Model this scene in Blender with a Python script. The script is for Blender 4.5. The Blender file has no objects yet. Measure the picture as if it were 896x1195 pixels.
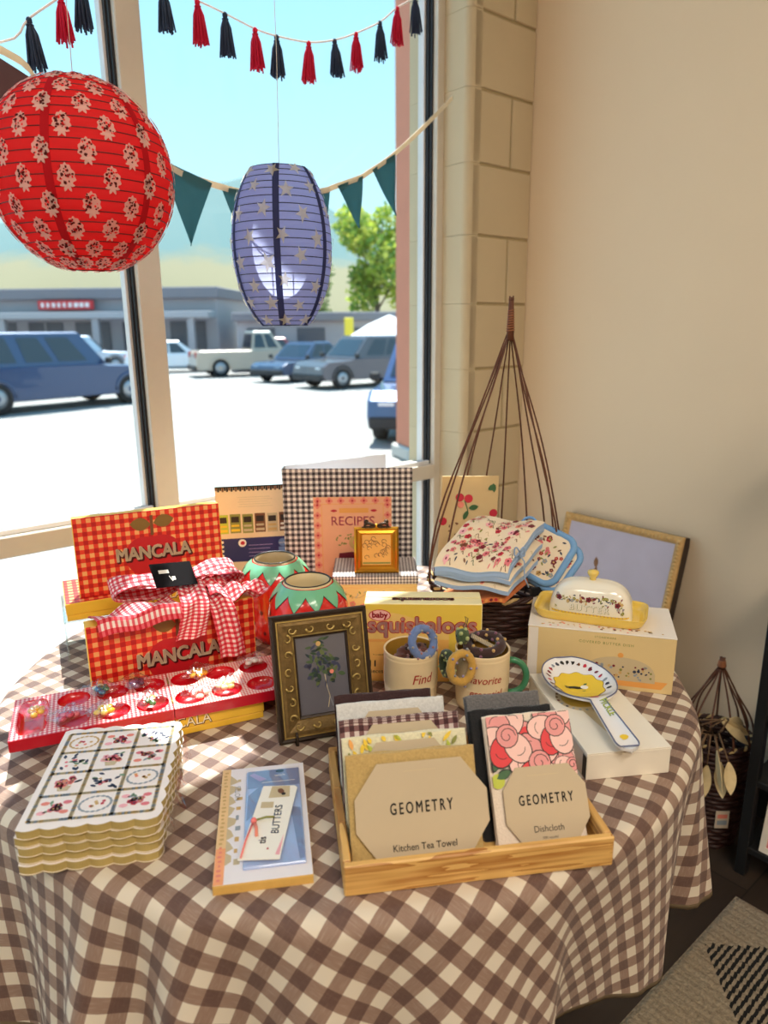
import bpy, bmesh, math, random
from mathutils import Matrix, Vector, Euler
from math import sin, cos, pi, radians as R_, atan2, sqrt, tan, exp
SC = bpy.context.scene
COL = SC.collection
rnd = random.Random(7)

# ---------------------------------------------------------------- materials
def lin(c):
    o = []
    for v in c[:3]:
        v = v / 255.0
        o.append(v / 12.92 if v <= .04045 else ((v + .055) / 1.055) ** 2.4)
    return (o[0], o[1], o[2], 1.0)

def new_mat(name):
    m = bpy.data.materials.new(name); m.use_nodes = True
    nt = m.node_tree
    return m, nt, nt.nodes['Principled BSDF']

def math_node(nt, op, a, b=None):
    n = nt.nodes.new('ShaderNodeMath'); n.operation = op
    for i, x in enumerate((a, b)):
        if x is None: continue
        if isinstance(x, (int, float)): n.inputs[i].default_value = x
        else: nt.links.new(x, n.inputs[i])
    return n.outputs[0]

def mix_col(nt, fac, a, b):
    n = nt.nodes.new('ShaderNodeMix'); n.data_type = 'RGBA'
    for i, x in ((0, fac), (6, a), (7, b)):
        if isinstance(x, (int, float)): n.inputs[i].default_value = x
        elif isinstance(x, tuple): n.inputs[i].default_value = x
        else: nt.links.new(x, n.inputs[i])
    return n.outputs[2]

def noise(nt, scale, detail=3, coord='Object', rough=.5, vec=None):
    if vec is None:
        tc = nt.nodes.new('ShaderNodeTexCoord'); vec = tc.outputs[coord]
    n = nt.nodes.new('ShaderNodeTexNoise'); n.inputs['Scale'].default_value = scale
    n.inputs['Detail'].default_value = detail; n.inputs['Roughness'].default_value = rough
    nt.links.new(vec, n.inputs['Vector'])
    return n.outputs[0]

def bump_to(nt, p, h, strength, dist=.001):
    b = nt.nodes.new('ShaderNodeBump'); b.inputs['Strength'].default_value = strength
    b.inputs['Distance'].default_value = dist
    nt.links.new(h, b.inputs['Height']); nt.links.new(b.outputs[0], p.inputs['Normal'])

_mc = {}
def M(name, c, rough=.5, metal=0., var=.12, ns=40., bump=0., bs=200., spec=.5, coat=0., sheen=0., sss=0., trans=0.):
    if name in _mc: return _mc[name]
    m, nt, p = new_mat(name)
    base = lin(c)
    if var > 0:
        f = noise(nt, ns)
        lo = tuple(x * (1 - var) for x in base[:3]) + (1,)
        hi = tuple(min(1, x * (1 + var)) for x in base[:3]) + (1,)
        nt.links.new(mix_col(nt, f, lo, hi), p.inputs['Base Color'])
    else:
        p.inputs['Base Color'].default_value = base
    p.inputs['Roughness'].default_value = rough; p.inputs['Metallic'].default_value = metal
    p.inputs['Specular IOR Level'].default_value = spec
    p.inputs['Coat Weight'].default_value = coat
    p.inputs['Sheen Weight'].default_value = sheen
    if bump: bump_to(nt, p, noise(nt, bs, 4), bump)
    if trans > 0:
        tr = nt.nodes.new('ShaderNodeBsdfTranslucent'); tr.inputs[0].default_value = base
        mx = nt.nodes.new('ShaderNodeMixShader'); mx.inputs[0].default_value = trans
        out = nt.nodes['Material Output']
        nt.links.new(p.outputs[0], mx.inputs[1]); nt.links.new(tr.outputs[0], mx.inputs[2])
        nt.links.new(mx.outputs[0], out.inputs[0])
    _mc[name] = m
    return m

def gingham(name, c00, c10, c11, per, rough=.7, weave=0., duty=.5, streak=0., trans=0., off=(0, 0), c01=None):
    if name in _mc: return _mc[name]
    m, nt, p = new_mat(name)
    uv = nt.nodes.new('ShaderNodeUVMap')
    sp = nt.nodes.new('ShaderNodeSeparateXYZ'); nt.links.new(uv.outputs[0], sp.inputs[0])
    st = []
    for k in (0, 1):
        a = math_node(nt, 'DIVIDE', sp.outputs[k], per)
        a = math_node(nt, 'ADD', a, 100.0 + off[k])
        a = math_node(nt, 'FRACT', a)
        st.append(math_node(nt, 'LESS_THAN', a, duty))
    x, y = st
    if streak > 0:   # slub threads along each stripe direction
        for k in (0, 1):
            mp = nt.nodes.new('ShaderNodeMapping'); nt.links.new(uv.outputs[0], mp.inputs[0])
            sc = [60, 60, 1]; sc[k] = 700; mp.inputs['Scale'].default_value = sc
            nn = noise(nt, 1.0, 2, vec=mp.outputs[0])
            s2 = math_node(nt, 'MULTIPLY', math_node(nt, 'SUBTRACT', nn, .5), streak)
            v = math_node(nt, 'MULTIPLY', st[k], math_node(nt, 'ADD', 1.0, s2))
            st[k] = v
        x, y = st
    c10l = lin(c10); c01l = lin(c01) if c01 else c10l
    a = mix_col(nt, x, lin(c00), c10l)
    b = mix_col(nt, x, c01l, lin(c11))
    col = mix_col(nt, y, a, b)
    nt.links.new(col, p.inputs['Base Color'])
    p.inputs['Roughness'].default_value = rough
    if weave:
        p.inputs['Sheen Weight'].default_value = .15
        mp = nt.nodes.new('ShaderNodeMapping'); nt.links.new(uv.outputs[0], mp.inputs[0])
        mp.inputs['Scale'].default_value = (1500, 1500, 1)
        bump_to(nt, p, noise(nt, 1.0, 3, vec=mp.outputs[0]), weave)
    if trans > 0:
        tr = nt.nodes.new('ShaderNodeBsdfTranslucent'); nt.links.new(col, tr.inputs[0])
        mx = nt.nodes.new('ShaderNodeMixShader'); mx.inputs[0].default_value = trans
        nt.links.new(p.outputs[0], mx.inputs[1]); nt.links.new(tr.outputs[0], mx.inputs[2])
        nt.links.new(mx.outputs[0], nt.nodes['Material Output'].inputs[0])
    _mc[name] = m
    return m

def wood(name, c1, c2, scale=18., axis=(1, 6, 6), rough=.5, dist=3.):
    if name in _mc: return _mc[name]
    m, nt, p = new_mat(name)
    tc = nt.nodes.new('ShaderNodeTexCoord'); mp = nt.nodes.new('ShaderNodeMapping')
    mp.inputs['Scale'].default_value = axis
    nt.links.new(tc.outputs['Object'], mp.inputs[0])
    g = noise(nt, scale, 3, vec=mp.outputs[0], rough=.6)
    ring = math_node(nt, 'FRACT', math_node(nt, 'MULTIPLY', g, 7.))
    line = math_node(nt, 'POWER', ring, dist)
    nt.links.new(mix_col(nt, line, lin(c1), lin(c2)), p.inputs['Base Color'])
    p.inputs['Roughness'].default_value = rough
    _mc[name] = m
    return m

def clear(name, tint=(255, 255, 255), gloss=.08, rough=.05, edge=.55):
    if name in _mc: return _mc[name]
    m, nt, p = new_mat(name)
    nt.nodes.remove(p)
    t = nt.nodes.new('ShaderNodeBsdfTransparent'); t.inputs[0].default_value = lin(tint)
    g = nt.nodes.new('ShaderNodeBsdfGlossy'); g.inputs['Roughness'].default_value = rough
    lw = nt.nodes.new('ShaderNodeLayerWeight'); lw.inputs[0].default_value = .25
    f = math_node(nt, 'MULTIPLY', lw.outputs[1], edge)
    f = math_node(nt, 'ADD', f, gloss)
    mx = nt.nodes.new('ShaderNodeMixShader')
    nt.links.new(f, mx.inputs[0]); nt.links.new(t.outputs[0], mx.inputs[1]); nt.links.new(g.outputs[0], mx.inputs[2])
    nt.links.new(mx.outputs[0], nt.nodes['Material Output'].inputs[0])
    _mc[name] = m
    return m

# ---------------------------------------------------------------- objects
def tag(o, label=None, cat=None, group=None, kind=None):
    if label: o['label'] = label
    if cat: o['category'] = cat
    if group: o['group'] = group
    if kind: o['kind'] = kind
    return o

def thing(name, label, cat, loc=(0, 0, 0), rz=0., group=None):
    o = bpy.data.objects.new(name, None); COL.objects.link(o)
    o.empty_display_size = .02
    o.location = loc; o.rotation_euler = (0, 0, rz)
    return tag(o, label, cat, group)

def dup(root, name=None):
    r = root.copy(); COL.objects.link(r)
    for ch in list(root.children):
        c = ch.copy(); COL.objects.link(c); c.parent = r
        for g in ch.children:
            d = g.copy(); COL.objects.link(d); d.parent = c
    return r

def clip_poly(pts, r):
    x0, y0, x1, y1 = r
    for ax, lim, sg in ((0, x0, 1), (0, x1, -1), (1, y0, 1), (1, y1, -1)):
        out = []
        for i in range(len(pts)):
            p, q = pts[i - 1], pts[i]
            dp, dq = (p[ax] - lim) * sg, (q[ax] - lim) * sg
            if (dp >= 0) != (dq >= 0):
                t = dp / (dp - dq); out.append((p[0] + (q[0] - p[0]) * t, p[1] + (q[1] - p[1]) * t))
            if dq >= 0: out.append(q)
        pts = out
        if not pts: break
    return pts

class B:
    """collects shapes, builds ONE mesh object"""
    clip = None
    def __init__(s): s.v = []; s.f = []; s.fm = []; s.fu = []; s.fs = []; s.mats = []
    def mi(s, m):
        if m not in s.mats: s.mats.append(m)
        return s.mats.index(m)
    def add(s, vs, fs, m, uvs=None, smooth=False, X=None):
        o = len(s.v)
        if X is not None: vs = [X @ Vector(v) for v in vs]
        s.v.extend([tuple(v) for v in vs])
        for i, f in enumerate(fs):
            s.f.append([o + k for k in f])
            mm = m[i] if isinstance(m, list) else m
            s.fm.append(s.mi(mm)); s.fs.append(smooth)
            s.fu.append(uvs[i] if uvs else None)
        return s
    def build(s, name, parent=None, loc=None, rot=None, kind=None, label=None, weld=False):
        me = bpy.data.meshes.new(name)
        me.from_pydata(s.v, [], s.f); 
        for m in s.mats: me.materials.append(m)
        me.polygons.foreach_set('material_index', s.fm)
        me.polygons.foreach_set('use_smooth', s.fs)
        if any(u is not None for u in s.fu):
            ul = me.uv_layers.new(name='UVMap')
            for p in me.polygons:
                u = s.fu[p.index]
                if u is None: continue
                for k, li in enumerate(p.loop_indices): ul.data[li].uv = u[k]
        me.update()
        o = bpy.data.objects.new(name, me); COL.objects.link(o)
        if parent: o.parent = parent
        if loc: o.location = loc
        if rot: o.rotation_euler = rot
        if kind: o['kind'] = kind
        if label: o['label'] = label
        return o
    # -- shapes
    def box(s, lo, hi, m, bev=0., X=None, seg=1, uvo=(0, 0)):
        """m: a material or dict of face materials ('+x','-x','+y','-y','+z','-z','*')"""
        bm = bmesh.new(); bmesh.ops.create_cube(bm, size=1)
        c = [(a + b) / 2 for a, b in zip(lo, hi)]; d = [b - a for a, b in zip(lo, hi)]
        for v in bm.verts: v.co = [c[i] + v.co[i] * d[i] for i in range(3)]
        if bev > 0:
            bmesh.ops.bevel(bm, geom=list(bm.edges), offset=min(bev, min(d) * .45), segments=seg, affect='EDGES', profile=.5)
        bm.normal_update(); bm.verts.index_update()
        vs = [v.co.copy() for v in bm.verts]; fs = []; ms = []; uvs = []
        for f in bm.faces:
            n = f.normal; ax = max(range(3), key=lambda i: abs(n[i]))
            key = ('+' if n[ax] > 0 else '-') + 'xyz'[ax]
            ms.append(m.get(key, m.get('*')) if isinstance(m, dict) else m)
            fs.append([v.index for v in f.verts])
            a, b = ((1, 2), (0, 2), (0, 1))[ax]
            uvs.append([(v.co[a] + uvo[0], v.co[b] + uvo[1]) for v in f.verts])
        bm.free()
        return s.add(vs, fs, ms, uvs, False, X)
    def lathe(s, prof, m, n=32, X=None, smooth=True, sx=1., sy=1., a0=0., a1=2 * pi, mf=None, rf=None):
        closed = abs(a1 - a0 - 2 * pi) < 1e-6
        vs = []; fs = []; ms = []; uvs = []
        nn = n if closed else n + 1
        for (r, z) in prof:
            for k in range(nn):
                a = a0 + (a1 - a0) * k / n
                q = r * (rf(a, z) if rf else 1)
                vs.append((q * cos(a) * sx, q * sin(a) * sy, z))
        L = 0
        for i in range(len(prof) - 1):
            dl = sqrt((prof[i + 1][0] - prof[i][0]) ** 2 + (prof[i + 1][1] - prof[i][1]) ** 2)
            for k in range(n):
                k2 = (k + 1) % nn
                fs.append([i * nn + k, i * nn + k2, (i + 1) * nn + k2, (i + 1) * nn + k])
                rm = max(prof[i][0], prof[i + 1][0])
                u0 = (a1 - a0) * k / n * rm; u1 = (a1 - a0) * (k + 1) / n * rm
                uvs.append([(u0, L), (u1, L), (u1, L + dl), (u0, L + dl)])
                ms.append(mf(i, k) if mf else m)
            L += dl
        return s.add(vs, fs, ms, uvs, smooth, X)
    def tube(s, pts, r, m, n=8, closed=False, X=None, caps=True, flat=1.):
        pts = [Vector(p) for p in pts]; N = len(pts)
        rs = r if isinstance(r, (list, tuple)) else [r] * N
        vs = []; fs = []
        up = None
        for i, p in enumerate(pts):
            if closed: t = pts[(i + 1) % N] - pts[i - 1]
            else: t = pts[min(i + 1, N - 1)] - pts[max(i - 1, 0)]
            if t.length < 1e-9: t = Vector((0, 0, 1))
            t.normalize()
            if up is None:
                up = Vector((0, 0, 1)) if abs(t.z) < .9 else Vector((1, 0, 0))
            a = up - t * up.dot(t)
            if a.length < 1e-6: a = t.orthogonal()
            a.normalize(); b = t.cross(a); up = a
            for k in range(n):
                g = 2 * pi * k / n
                vs.append(p + (a * cos(g) * flat + b * sin(g)) * rs[i])
        for i in range(N if closed else N - 1):
            j = (i + 1) % N
            for k in range(n):
                k2 = (k + 1) % n
                fs.append([i * n + k, i * n + k2, j * n + k2, j * n + k])
        if caps and not closed:
            fs.append(list(range(n))[::-1]); fs.append([(N - 1) * n + k for k in range(n)])
        return s.add(vs, fs, m, None, True, X)
    def grid(s, fn, nu, nv, m, uvf=None, closeu=False, smooth=True, X=None, mf=None):
        vs = []; nu1 = nu if closeu else nu + 1
        for j in range(nv + 1):
            for i in range(nu1): vs.append(fn(i / nu, j / nv))
        fs = []; uvs = []; ms = []
        for j in range(nv):
            for i in range(nu):
                i2 = (i + 1) % nu1
                fs.append([j * nu1 + i, j * nu1 + i2, (j + 1) * nu1 + i2, (j + 1) * nu1 + i])
                if uvf: uvs.append([uvf(i / nu, j / nv), uvf((i + 1) / nu, j / nv), uvf((i + 1) / nu, (j + 1) / nv), uvf(i / nu, (j + 1) / nv)])
                ms.append(mf(i, j) if mf else m)
        return s.add(vs, fs, ms, uvs or None, smooth, X)
    def slab(s, fn, nu, nv, th, m, m2=None, uvf=None, X=None, me=None):
        """thick sheet: fn(u,v) top surface, lower surface displaced by the vector th (or fn giving it)"""
        tv = th if callable(th) else (lambda u, v: Vector(th))
        f2 = lambda u, v: Vector(fn(u, v)) + tv(u, v)
        s.grid(fn, nu, nv, m, uvf, X=X)
        s.grid(lambda u, v: f2(1 - u, v), nu, nv, m2 or m, (lambda u, v: uvf(1 - u, v)) if uvf else None, X=X)
        me = me or m2 or m
        for (a, b, n) in ((lambda t: (t, 0), 0, nu), (lambda t: (1, t), 0, nv), (lambda t: (1 - t, 1), 0, nu), (lambda t: (0, 1 - t), 0, nv)):
            s.grid(lambda u, v: (Vector(fn(*a(u))) + tv(*a(u)) * (1 - v)), n, 1, me, (lambda u, v: uvf(*a(u))) if uvf else None, X=X)
        return s
    def prism(s, pts, z0, z1, m, X=None, mtop=None, mside=None, uv=True, smooth=False):
        n = len(pts)
        vs = [(x, y, z0) for x, y in pts] + [(x, y, z1) for x, y in pts]
        fs = [list(range(n))[::-1], list(range(n, 2 * n))]
        uvs = [[(pts[i][0], pts[i][1]) for i in range(n)][::-1], [(p[0], p[1]) for p in pts]]
        L = 0; ms = [m, mtop or m]
        for i in range(n):
            j = (i + 1) % n
            d = sqrt((pts[j][0] - pts[i][0]) ** 2 + (pts[j][1] - pts[i][1]) ** 2)
            fs.append([i, j, n + j, n + i]); ms.append(mside or m)
            uvs.append([(L, z0), (L + d, z0), (L + d, z1), (L, z1)]); L += d
        return s.add(vs, fs, ms, uvs, smooth, X)
    def sphere(s, c, r, m, n=12, sq=(1, 1, 1), X=None):
        k = n // 2
        prof = [(r * sin(pi * i / k) + 1e-6, -r * cos(pi * i / k)) for i in range(k + 1)]
        Y = Matrix.Translation(c) @ Matrix.Diagonal((*sq, 1))
        return s.lathe(prof, m, n, (X @ Y) if X is not None else Y)
    def stroke(s, pts, w, m, F, h=.0004, closed=False):
        """flat ink line of width w along 2-D points, mapped by F(x,y,h)"""
        if s.clip: pts = [(min(max(x, s.clip[0]), s.clip[2]), min(max(y, s.clip[1]), s.clip[3])) for x, y in pts]
        N = len(pts); vs = []; fs = []
        for i in range(N):
            a = pts[i - 1] if (i > 0 or closed) else pts[i]
            b = pts[(i + 1) % N] if (i < N - 1 or closed) else pts[i]
            tx, ty = b[0] - a[0], b[1] - a[1]; l = sqrt(tx * tx + ty * ty) or 1
            nx, ny = -ty / l * w / 2, tx / l * w / 2
            vs.append(F(pts[i][0] - nx, pts[i][1] - ny, h)); vs.append(F(pts[i][0] + nx, pts[i][1] + ny, h))
        for i in range(N if closed else N - 1):
            j = (i + 1) % N
            fs.append([2 * i, 2 * j, 2 * j + 1, 2 * i + 1])
        return s.add(vs, fs, m)
    def blot(s, pts, m, F, h=.0004):
        if s.clip: pts = clip_poly(pts, s.clip)
        if len(pts) < 3: return s
        return s.add([F(x, y, h) for x, y in pts], [list(range(len(pts)))], m)
    def disc(s, x, y, r, m, F, h=.0004, n=10, sx=1., rot=0., wob=0., seed=0):
        q = random.Random(seed); P = []
        for k in range(n):
            a = 2 * pi * k / n; rr = r * (1 + wob * (q.random() - .5) * 2)
            u, v = rr * cos(a) * sx, rr * sin(a)
            P.append((x + u * cos(rot) - v * sin(rot), y + u * sin(rot) + v * cos(rot)))
        return s.blot(P, m, F, h)
    def leaf(s, x, y, l, ang, w, m, F, h=.0004):
        P = []
        for k in range(7):
            t = k / 6; P.append((t * l, w * sin(pi * t) ** .8 if 0 < t < 1 else 0))
        P += [(p[0], -p[1]) for p in P[5:0:-1]]
        return s.blot([(x + a * cos(ang) - b * sin(ang), y + a * sin(ang) + b * cos(ang)) for a, b in P], m, F, h)
    def flower(s, x, y, r, m, mc, F, h=.0004, k=5, rot=0.):
        for i in range(k):
            a = rot + 2 * pi * i / k
            s.disc(x + cos(a) * r * .55, y + sin(a) * r * .55, r * .45, m, F, h, 8)
        s.disc(x, y, r * .3, mc, F, h + .0001, 7)
        return s
    def frame(s, x0, y0, x1, y1, w, m, F, h=.0004):
        for a in ((x0, y0, x1, y0 + w), (x0, y1 - w, x1, y1), (x0, y0 + w, x0 + w, y1 - w), (x1 - w, y0 + w, x1, y1 - w)):
            s.rect(*a, m, F, h)
        return s
    def rect(s, x0, y0, x1, y1, m, F, h=.0004, nx=1):
        for i in range(nx):
            a = x0 + (x1 - x0) * i / nx; b = x0 + (x1 - x0) * (i + 1) / nx
            s.blot([(a, y0), (b, y0), (b, y1), (a, y1)], m, F, h)
        return s
    def text(s, body, x, y, size, m, F, h=.0004, align='CENTER', bold=0., sx=1., shear=0., rot=0., space=1.):
        vs, fs = text_mesh(body, align, 0., shear, space)
        k = 4 if bold < .02 else 10
        shifts = [(0, 0)] + ([(bold * cos(2 * pi * i / k), bold * sin(2 * pi * i / k)) for i in range(k)] if bold else [])
        for (dx, dy) in shifts:
            P = []
            for (a, b) in vs:
                a = (a * sx + dx) * size; b = (b + dy) * size
                P.append(F(x + a * cos(rot) - b * sin(rot), y + a * sin(rot) + b * cos(rot), h))
            s.add(P, fs, m)
        return s

_tc = {}
def text_mesh(body, align='CENTER', bold=0., shear=0., space=1.):
    key = (body, align, bold, shear, space)
    if key in _tc: return _tc[key]
    cu = bpy.data.curves.new('lettering', 'FONT'); cu.body = body; cu.size = 1.0
    cu.align_x = align; cu.resolution_u = 3; cu.offset = bold; cu.shear = shear; cu.space_character = space
    cu.fill_mode = 'FRONT'
    ob = bpy.data.objects.new('lettering', cu)
    me = ob.to_mesh()
    vs = [(v.co.x, v.co.y) for v in me.vertices]; fs = [list(p.vertices) for p in me.polygons]
    ob.to_mesh_clear(); bpy.data.objects.remove(ob); bpy.data.curves.remove(cu)
    _tc[key] = (vs, fs)
    return vs, fs

def plane_map(o, u, v, n=None):
    o, u, v = Vector(o), Vector(u).normalized(), Vector(v).normalized()
    n = u.cross(v) if n is None else Vector(n)
    return lambda x, y, h: o + u * x + v * y + n * h
def front_map(y0=0.):       # x to the right, y up, on a face looking towards -Y
    return lambda x, y, h: Vector((x, y0 - h, y))
def top_map(z):
    return lambda x, y, h: Vector((x, y, z + h))
def X_(loc=(0, 0, 0), rx=0., ry=0., rz=0., sc=None):
    m = Matrix.Translation(loc) @ Euler((rx, ry, rz)).to_matrix().to_4x4()
    if sc: m = m @ Matrix.Diagonal((*sc, 1))
    return m
def Fx(X, F):                # art map F seen through matrix X
    return lambda x, y, h: X @ Vector(F(x, y, h))

# ---------------------------------------------------------------- camera, place axes
FPX, PIT, ROLL, HC, YAW = 830., R_(14.378), R_(-.447), 1.37, R_(50.)
cam = bpy.data.cameras.new('camera'); camo = bpy.data.objects.new('camera', cam); COL.objects.link(camo)
cam.sensor_fit = 'VERTICAL'; cam.sensor_height = 24.; cam.lens = 24. * FPX / 1195.
_c, _s = cos(PIT), sin(PIT)
Fw = Vector((0, _c, -_s)); Rt = Vector((cos(ROLL), sin(ROLL) * _s, sin(ROLL) * _c)); Up = Vector((-sin(ROLL), cos(ROLL) * _s, cos(ROLL) * _c))
mw = Matrix((Rt, Up, -Fw)).transposed().to_4x4(); mw.translation = (0, 0, HC)
camo.matrix_world = mw
cam.clip_start = .05; cam.clip_end = 2000
cam.dof.use_dof = True; cam.dof.focus_distance = 1.2; cam.dof.aperture_fstop = (cam.lens / 1000) / .0062
SC.camera = camo
DW = Vector((sin(YAW), cos(YAW), 0)); NW = Vector((-cos(YAW), sin(YAW), 0))
def W(s, n, z): return DW * s + NW * n + Vector((0, 0, z))      # along window wall, out through it, up
WM = Matrix((DW, NW, Vector((0, 0, 1)))).transposed().to_4x4()  # wall-frame -> world
WANG = atan2(DW.y, DW.x)
TZ = .75
# ---------------------------------------------------------------- light, sky
SUN_AZ, SUN_EL = R_(-7.), R_(61.)
sd = Vector((sin(SUN_AZ) * cos(SUN_EL), cos(SUN_AZ) * cos(SUN_EL), sin(SUN_EL)))
sl = bpy.data.lights.new('sun', 'SUN'); sl.energy = 11.; sl.angle = R_(.6); sl.color = (1, .97, .92)
so = bpy.data.objects.new('sun', sl); COL.objects.link(so); so.location = sd * 20
so.rotation_euler = sd.to_track_quat('Z', 'Y').to_euler()

w = bpy.data.worlds.new('sky'); SC.world = w; w.use_nodes = True
nt = w.node_tree; bg = nt.nodes['Background']
tc = nt.nodes.new('ShaderNodeTexCoord'); sp = nt.nodes.new('ShaderNodeSeparateXYZ'); nt.links.new(tc.outputs['Generated'], sp.inputs[0])
cr = nt.nodes.new('ShaderNodeValToRGB'); nt.links.new(sp.outputs[2], cr.inputs[0])
e = cr.color_ramp.elements
e[0].position = 0.; e[0].color = (.72, .9, 1., 1); e[1].position = .9; e[1].color = (.2, .5, .95, 1)
x = e.new(.12); x.color = (.55, .86, 1., 1)
x = e.new(.45); x.color = (.33, .72, 1., 1)
nt.links.new(cr.outputs[0], bg.inputs[0]); bg.inputs[1].default_value = 1.4

def ceiling_lamp(loc, power, sx, sy, col=(1, .90, .75)):
    l = bpy.data.lights.new('ceiling_lamp_light', 'AREA'); l.shape = 'RECTANGLE'; l.size = sx; l.size_y = sy
    l.energy = power; l.color = col
    o = bpy.data.objects.new('ceiling_lamp_light', l); COL.objects.link(o); o.location = loc
    return o
_p = W(-.2, -1.2, 3.16); ceiling_lamp(_p, 52, 1.2, .6).rotation_euler = (0, 0, WANG)
_p = W(.2, -2.4, 3.16); ceiling_lamp(_p, 32, 1.2, .6).rotation_euler = (0, 0, WANG)
_p = W(-2.2, -.6, 3.16); ceiling_lamp(_p, 26, 1.2, .6).rotation_euler = (0, 0, WANG)

SC.view_settings.view_transform = 'Standard'; SC.view_settings.look = 'None'
SC.view_settings.exposure = 0.; SC.view_settings.gamma = 1.; SC.view_settings.use_curve_mapping = False
SC.cycles.max_bounces = 8; SC.cycles.transparent_max_bounces = 24; SC.cycles.caustics_reflective = False; SC.cycles.caustics_refractive = False
SC.cycles.sample_clamp_indirect = 4.

# ---------------------------------------------------------------- setting
WR = (0, 0, WANG)
cream = M('cream_wall_paint', (232, 211, 183), .75, var=.03, ns=3, bump=.08, bs=160)
blockp = M('painted_block', (204, 186, 154), .7, var=.05, ns=9, bump=.3, bs=260)
alu = M('white_frame_metal', (214, 204, 190), .4, var=.03)
stop_ = M('glazing_stop', (225, 225, 228), .4, var=.02)
gasket = M('black_gasket', (28, 28, 34), .6, var=.05)
ceilm = M('ceiling_paint', (225, 220, 208), .8, var=.02)
glassm = clear('window_glass', (250, 253, 252), .008, .0, .06)

def struct(b, name): 
    o = b.build(name, rot=WR, kind='structure'); return o

# dark plank floor
m, nt, p = new_mat('dark_plank_floor')
tc = nt.nodes.new('ShaderNodeTexCoord'); mp = nt.nodes.new('ShaderNodeMapping'); nt.links.new(tc.outputs['Object'], mp.inputs[0])
br = nt.nodes.new('ShaderNodeTexBrick'); nt.links.new(mp.outputs[0], br.inputs[0])
br.inputs['Color1'].default_value = lin((58, 46, 38)); br.inputs['Color2'].default_value = lin((74, 60, 49)); br.inputs['Mortar'].default_value = lin((25, 20, 17))
br.inputs['Scale'].default_value = 1.; br.inputs['Mortar Size'].default_value = .002; br.inputs['Brick Width'].default_value = 1.1; br.inputs['Row Height'].default_value = .14
mp2 = nt.nodes.new('ShaderNodeMapping'); mp2.inputs['Scale'].default_value = (3, 60, 1); nt.links.new(tc.outputs['Object'], mp2.inputs[0])
g = noise(nt, 1., 4, vec=mp2.outputs[0])
nt.links.new(mix_col(nt, math_node(nt, 'MULTIPLY', g, .6), br.outputs[0], lin((38, 30, 25))), p.inputs['Base Color']); p.inputs['Roughness'].default_value = .45
FLOORM = m
b = B(); b.box((-3.6, -3.6, -.1), (2.1, 1.86, 0), FLOORM); struct(b, 'floor')
b = B(); b.box((-3.6, -3.6, 3.2), (2.1, 1.86, 3.3), ceilm); struct(b, 'ceiling')
b = B(); b.box((1.975, -3.6, 0), (2.1, 1.86, 3.2), cream); struct(b, 'wall_right')
b = B(); b.box((-3.72, -3.6, 0), (-3.6, 1.86, 3.2), cream); struct(b, 'wall_left')
b = B(); b.box((-3.72, -3.72, 0), (2.1, -3.6, 3.2), cream); struct(b, 'wall_back')
b = B(); b.box((1.955, -3.6, 0), (1.975, 1.6, .1), M('dark_baseboard', (45, 40, 36), .5), .004); struct(b, 'baseboard_right')
# block pier between window and right wall: separate painted blocks with shallow joints, rounded corner blocks
b = B()
b.box((1.72, 1.606, 0), (1.975, 1.86, 3.2), M('mortar', (176, 158, 122), .9, var=.05))
k = 0; z = 1.447 - 8 * .2032
while z < 3.2:
    z0, z1 = max(z + .004, 0), min(z + .1992, 3.2)
    if z1 > z0 + .02:
        splits = [(1.70, 1.868), (1.876, 1.974)] if k % 2 == 0 else [(1.70, 1.974)]
        for i, (a, c) in enumerate(splits):
            b.box((a, 1.6, z0), (c, 1.63, z1), blockp, .003)
        # rounded jamb corner
        b.prism([(1.70 + .001, 1.6)] + [(1.705 - .025 * sin(t * pi / 12), 1.625 - .025 * cos(t * pi / 12)) for t in range(1, 7)] + [(1.68, 1.86), (1.73, 1.86), (1.73, 1.6)], z0 - .0035, z1 + .0035, blockp)
    z += .2032; k += 1
struct(b, 'wall_window')
# header and low curb
b = B(); b.box((-3.6, 1.70, 2.92), (1.70, 1.86, 3.2), cream, .003); struct(b, 'trim_1')
# aluminium frame
ST = (-3.6, -2.17, -1.215, -.26, .6865, 1.653)
def upright(s0, s1, name, left=True, right=True):
    b = B()
    b.box((s0, 1.705, 0), (s1, 1.815 if right else 1.79, 2.92), alu, .002)
    if left:
        b.box((s0 - .010, 1.735, .05), (s0, 1.748, 2.92), gasket)
        b.box((s0 - .016, 1.748, .05), (s0, 1.775, 2.92), stop_, .001)
        b.box((s0 - .006, 1.724, .05), (s0, 1.7345, 2.92), gasket)
    if right:
        b.box((s1, 1.735, .05), (s1 + .010, 1.775, 2.92), stop_, .001)
    return struct(b, name)
for i, s in enumerate(ST):
    if i == 0: continue
    wd = .057 if i < 5 else .03
    upright(s, s + wd, 'trim_%d' % (i + 1), True, i < 5)
b = B()
b.box((-3.6, 1.705, .88), (1.66, 1.815, .928), alu, .002)
b.box((-3.6, 1.74, .928), (1.65, 1.76, .936), gasket); b.box((-3.6, 1.724, .928), (1.65, 1.738, .940), stop_, .001)
struct(b, 'trim_8')
b = B(); b.box((-3.6, 1.705, 0), (1.66, 1.815, .07), alu, .002); struct(b, 'trim_9')
b = B(); b.box((-3.6, 1.705, 2.88), (1.66, 1.815, 2.92), alu, .002); struct(b, 'trim_10')
n_ = 1
for i in range(4, -1, -1):
    a = ST[i] + (.057 if i else 0); c = ST[i + 1]
    for z0, z1 in ((.928, 2.88), (.07, .88)):
        b = B(); b.box((a, 1.757, z0), (c, 1.763, z1), glassm); struct(b, 'window_%d' % n_); n_ += 1

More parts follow.
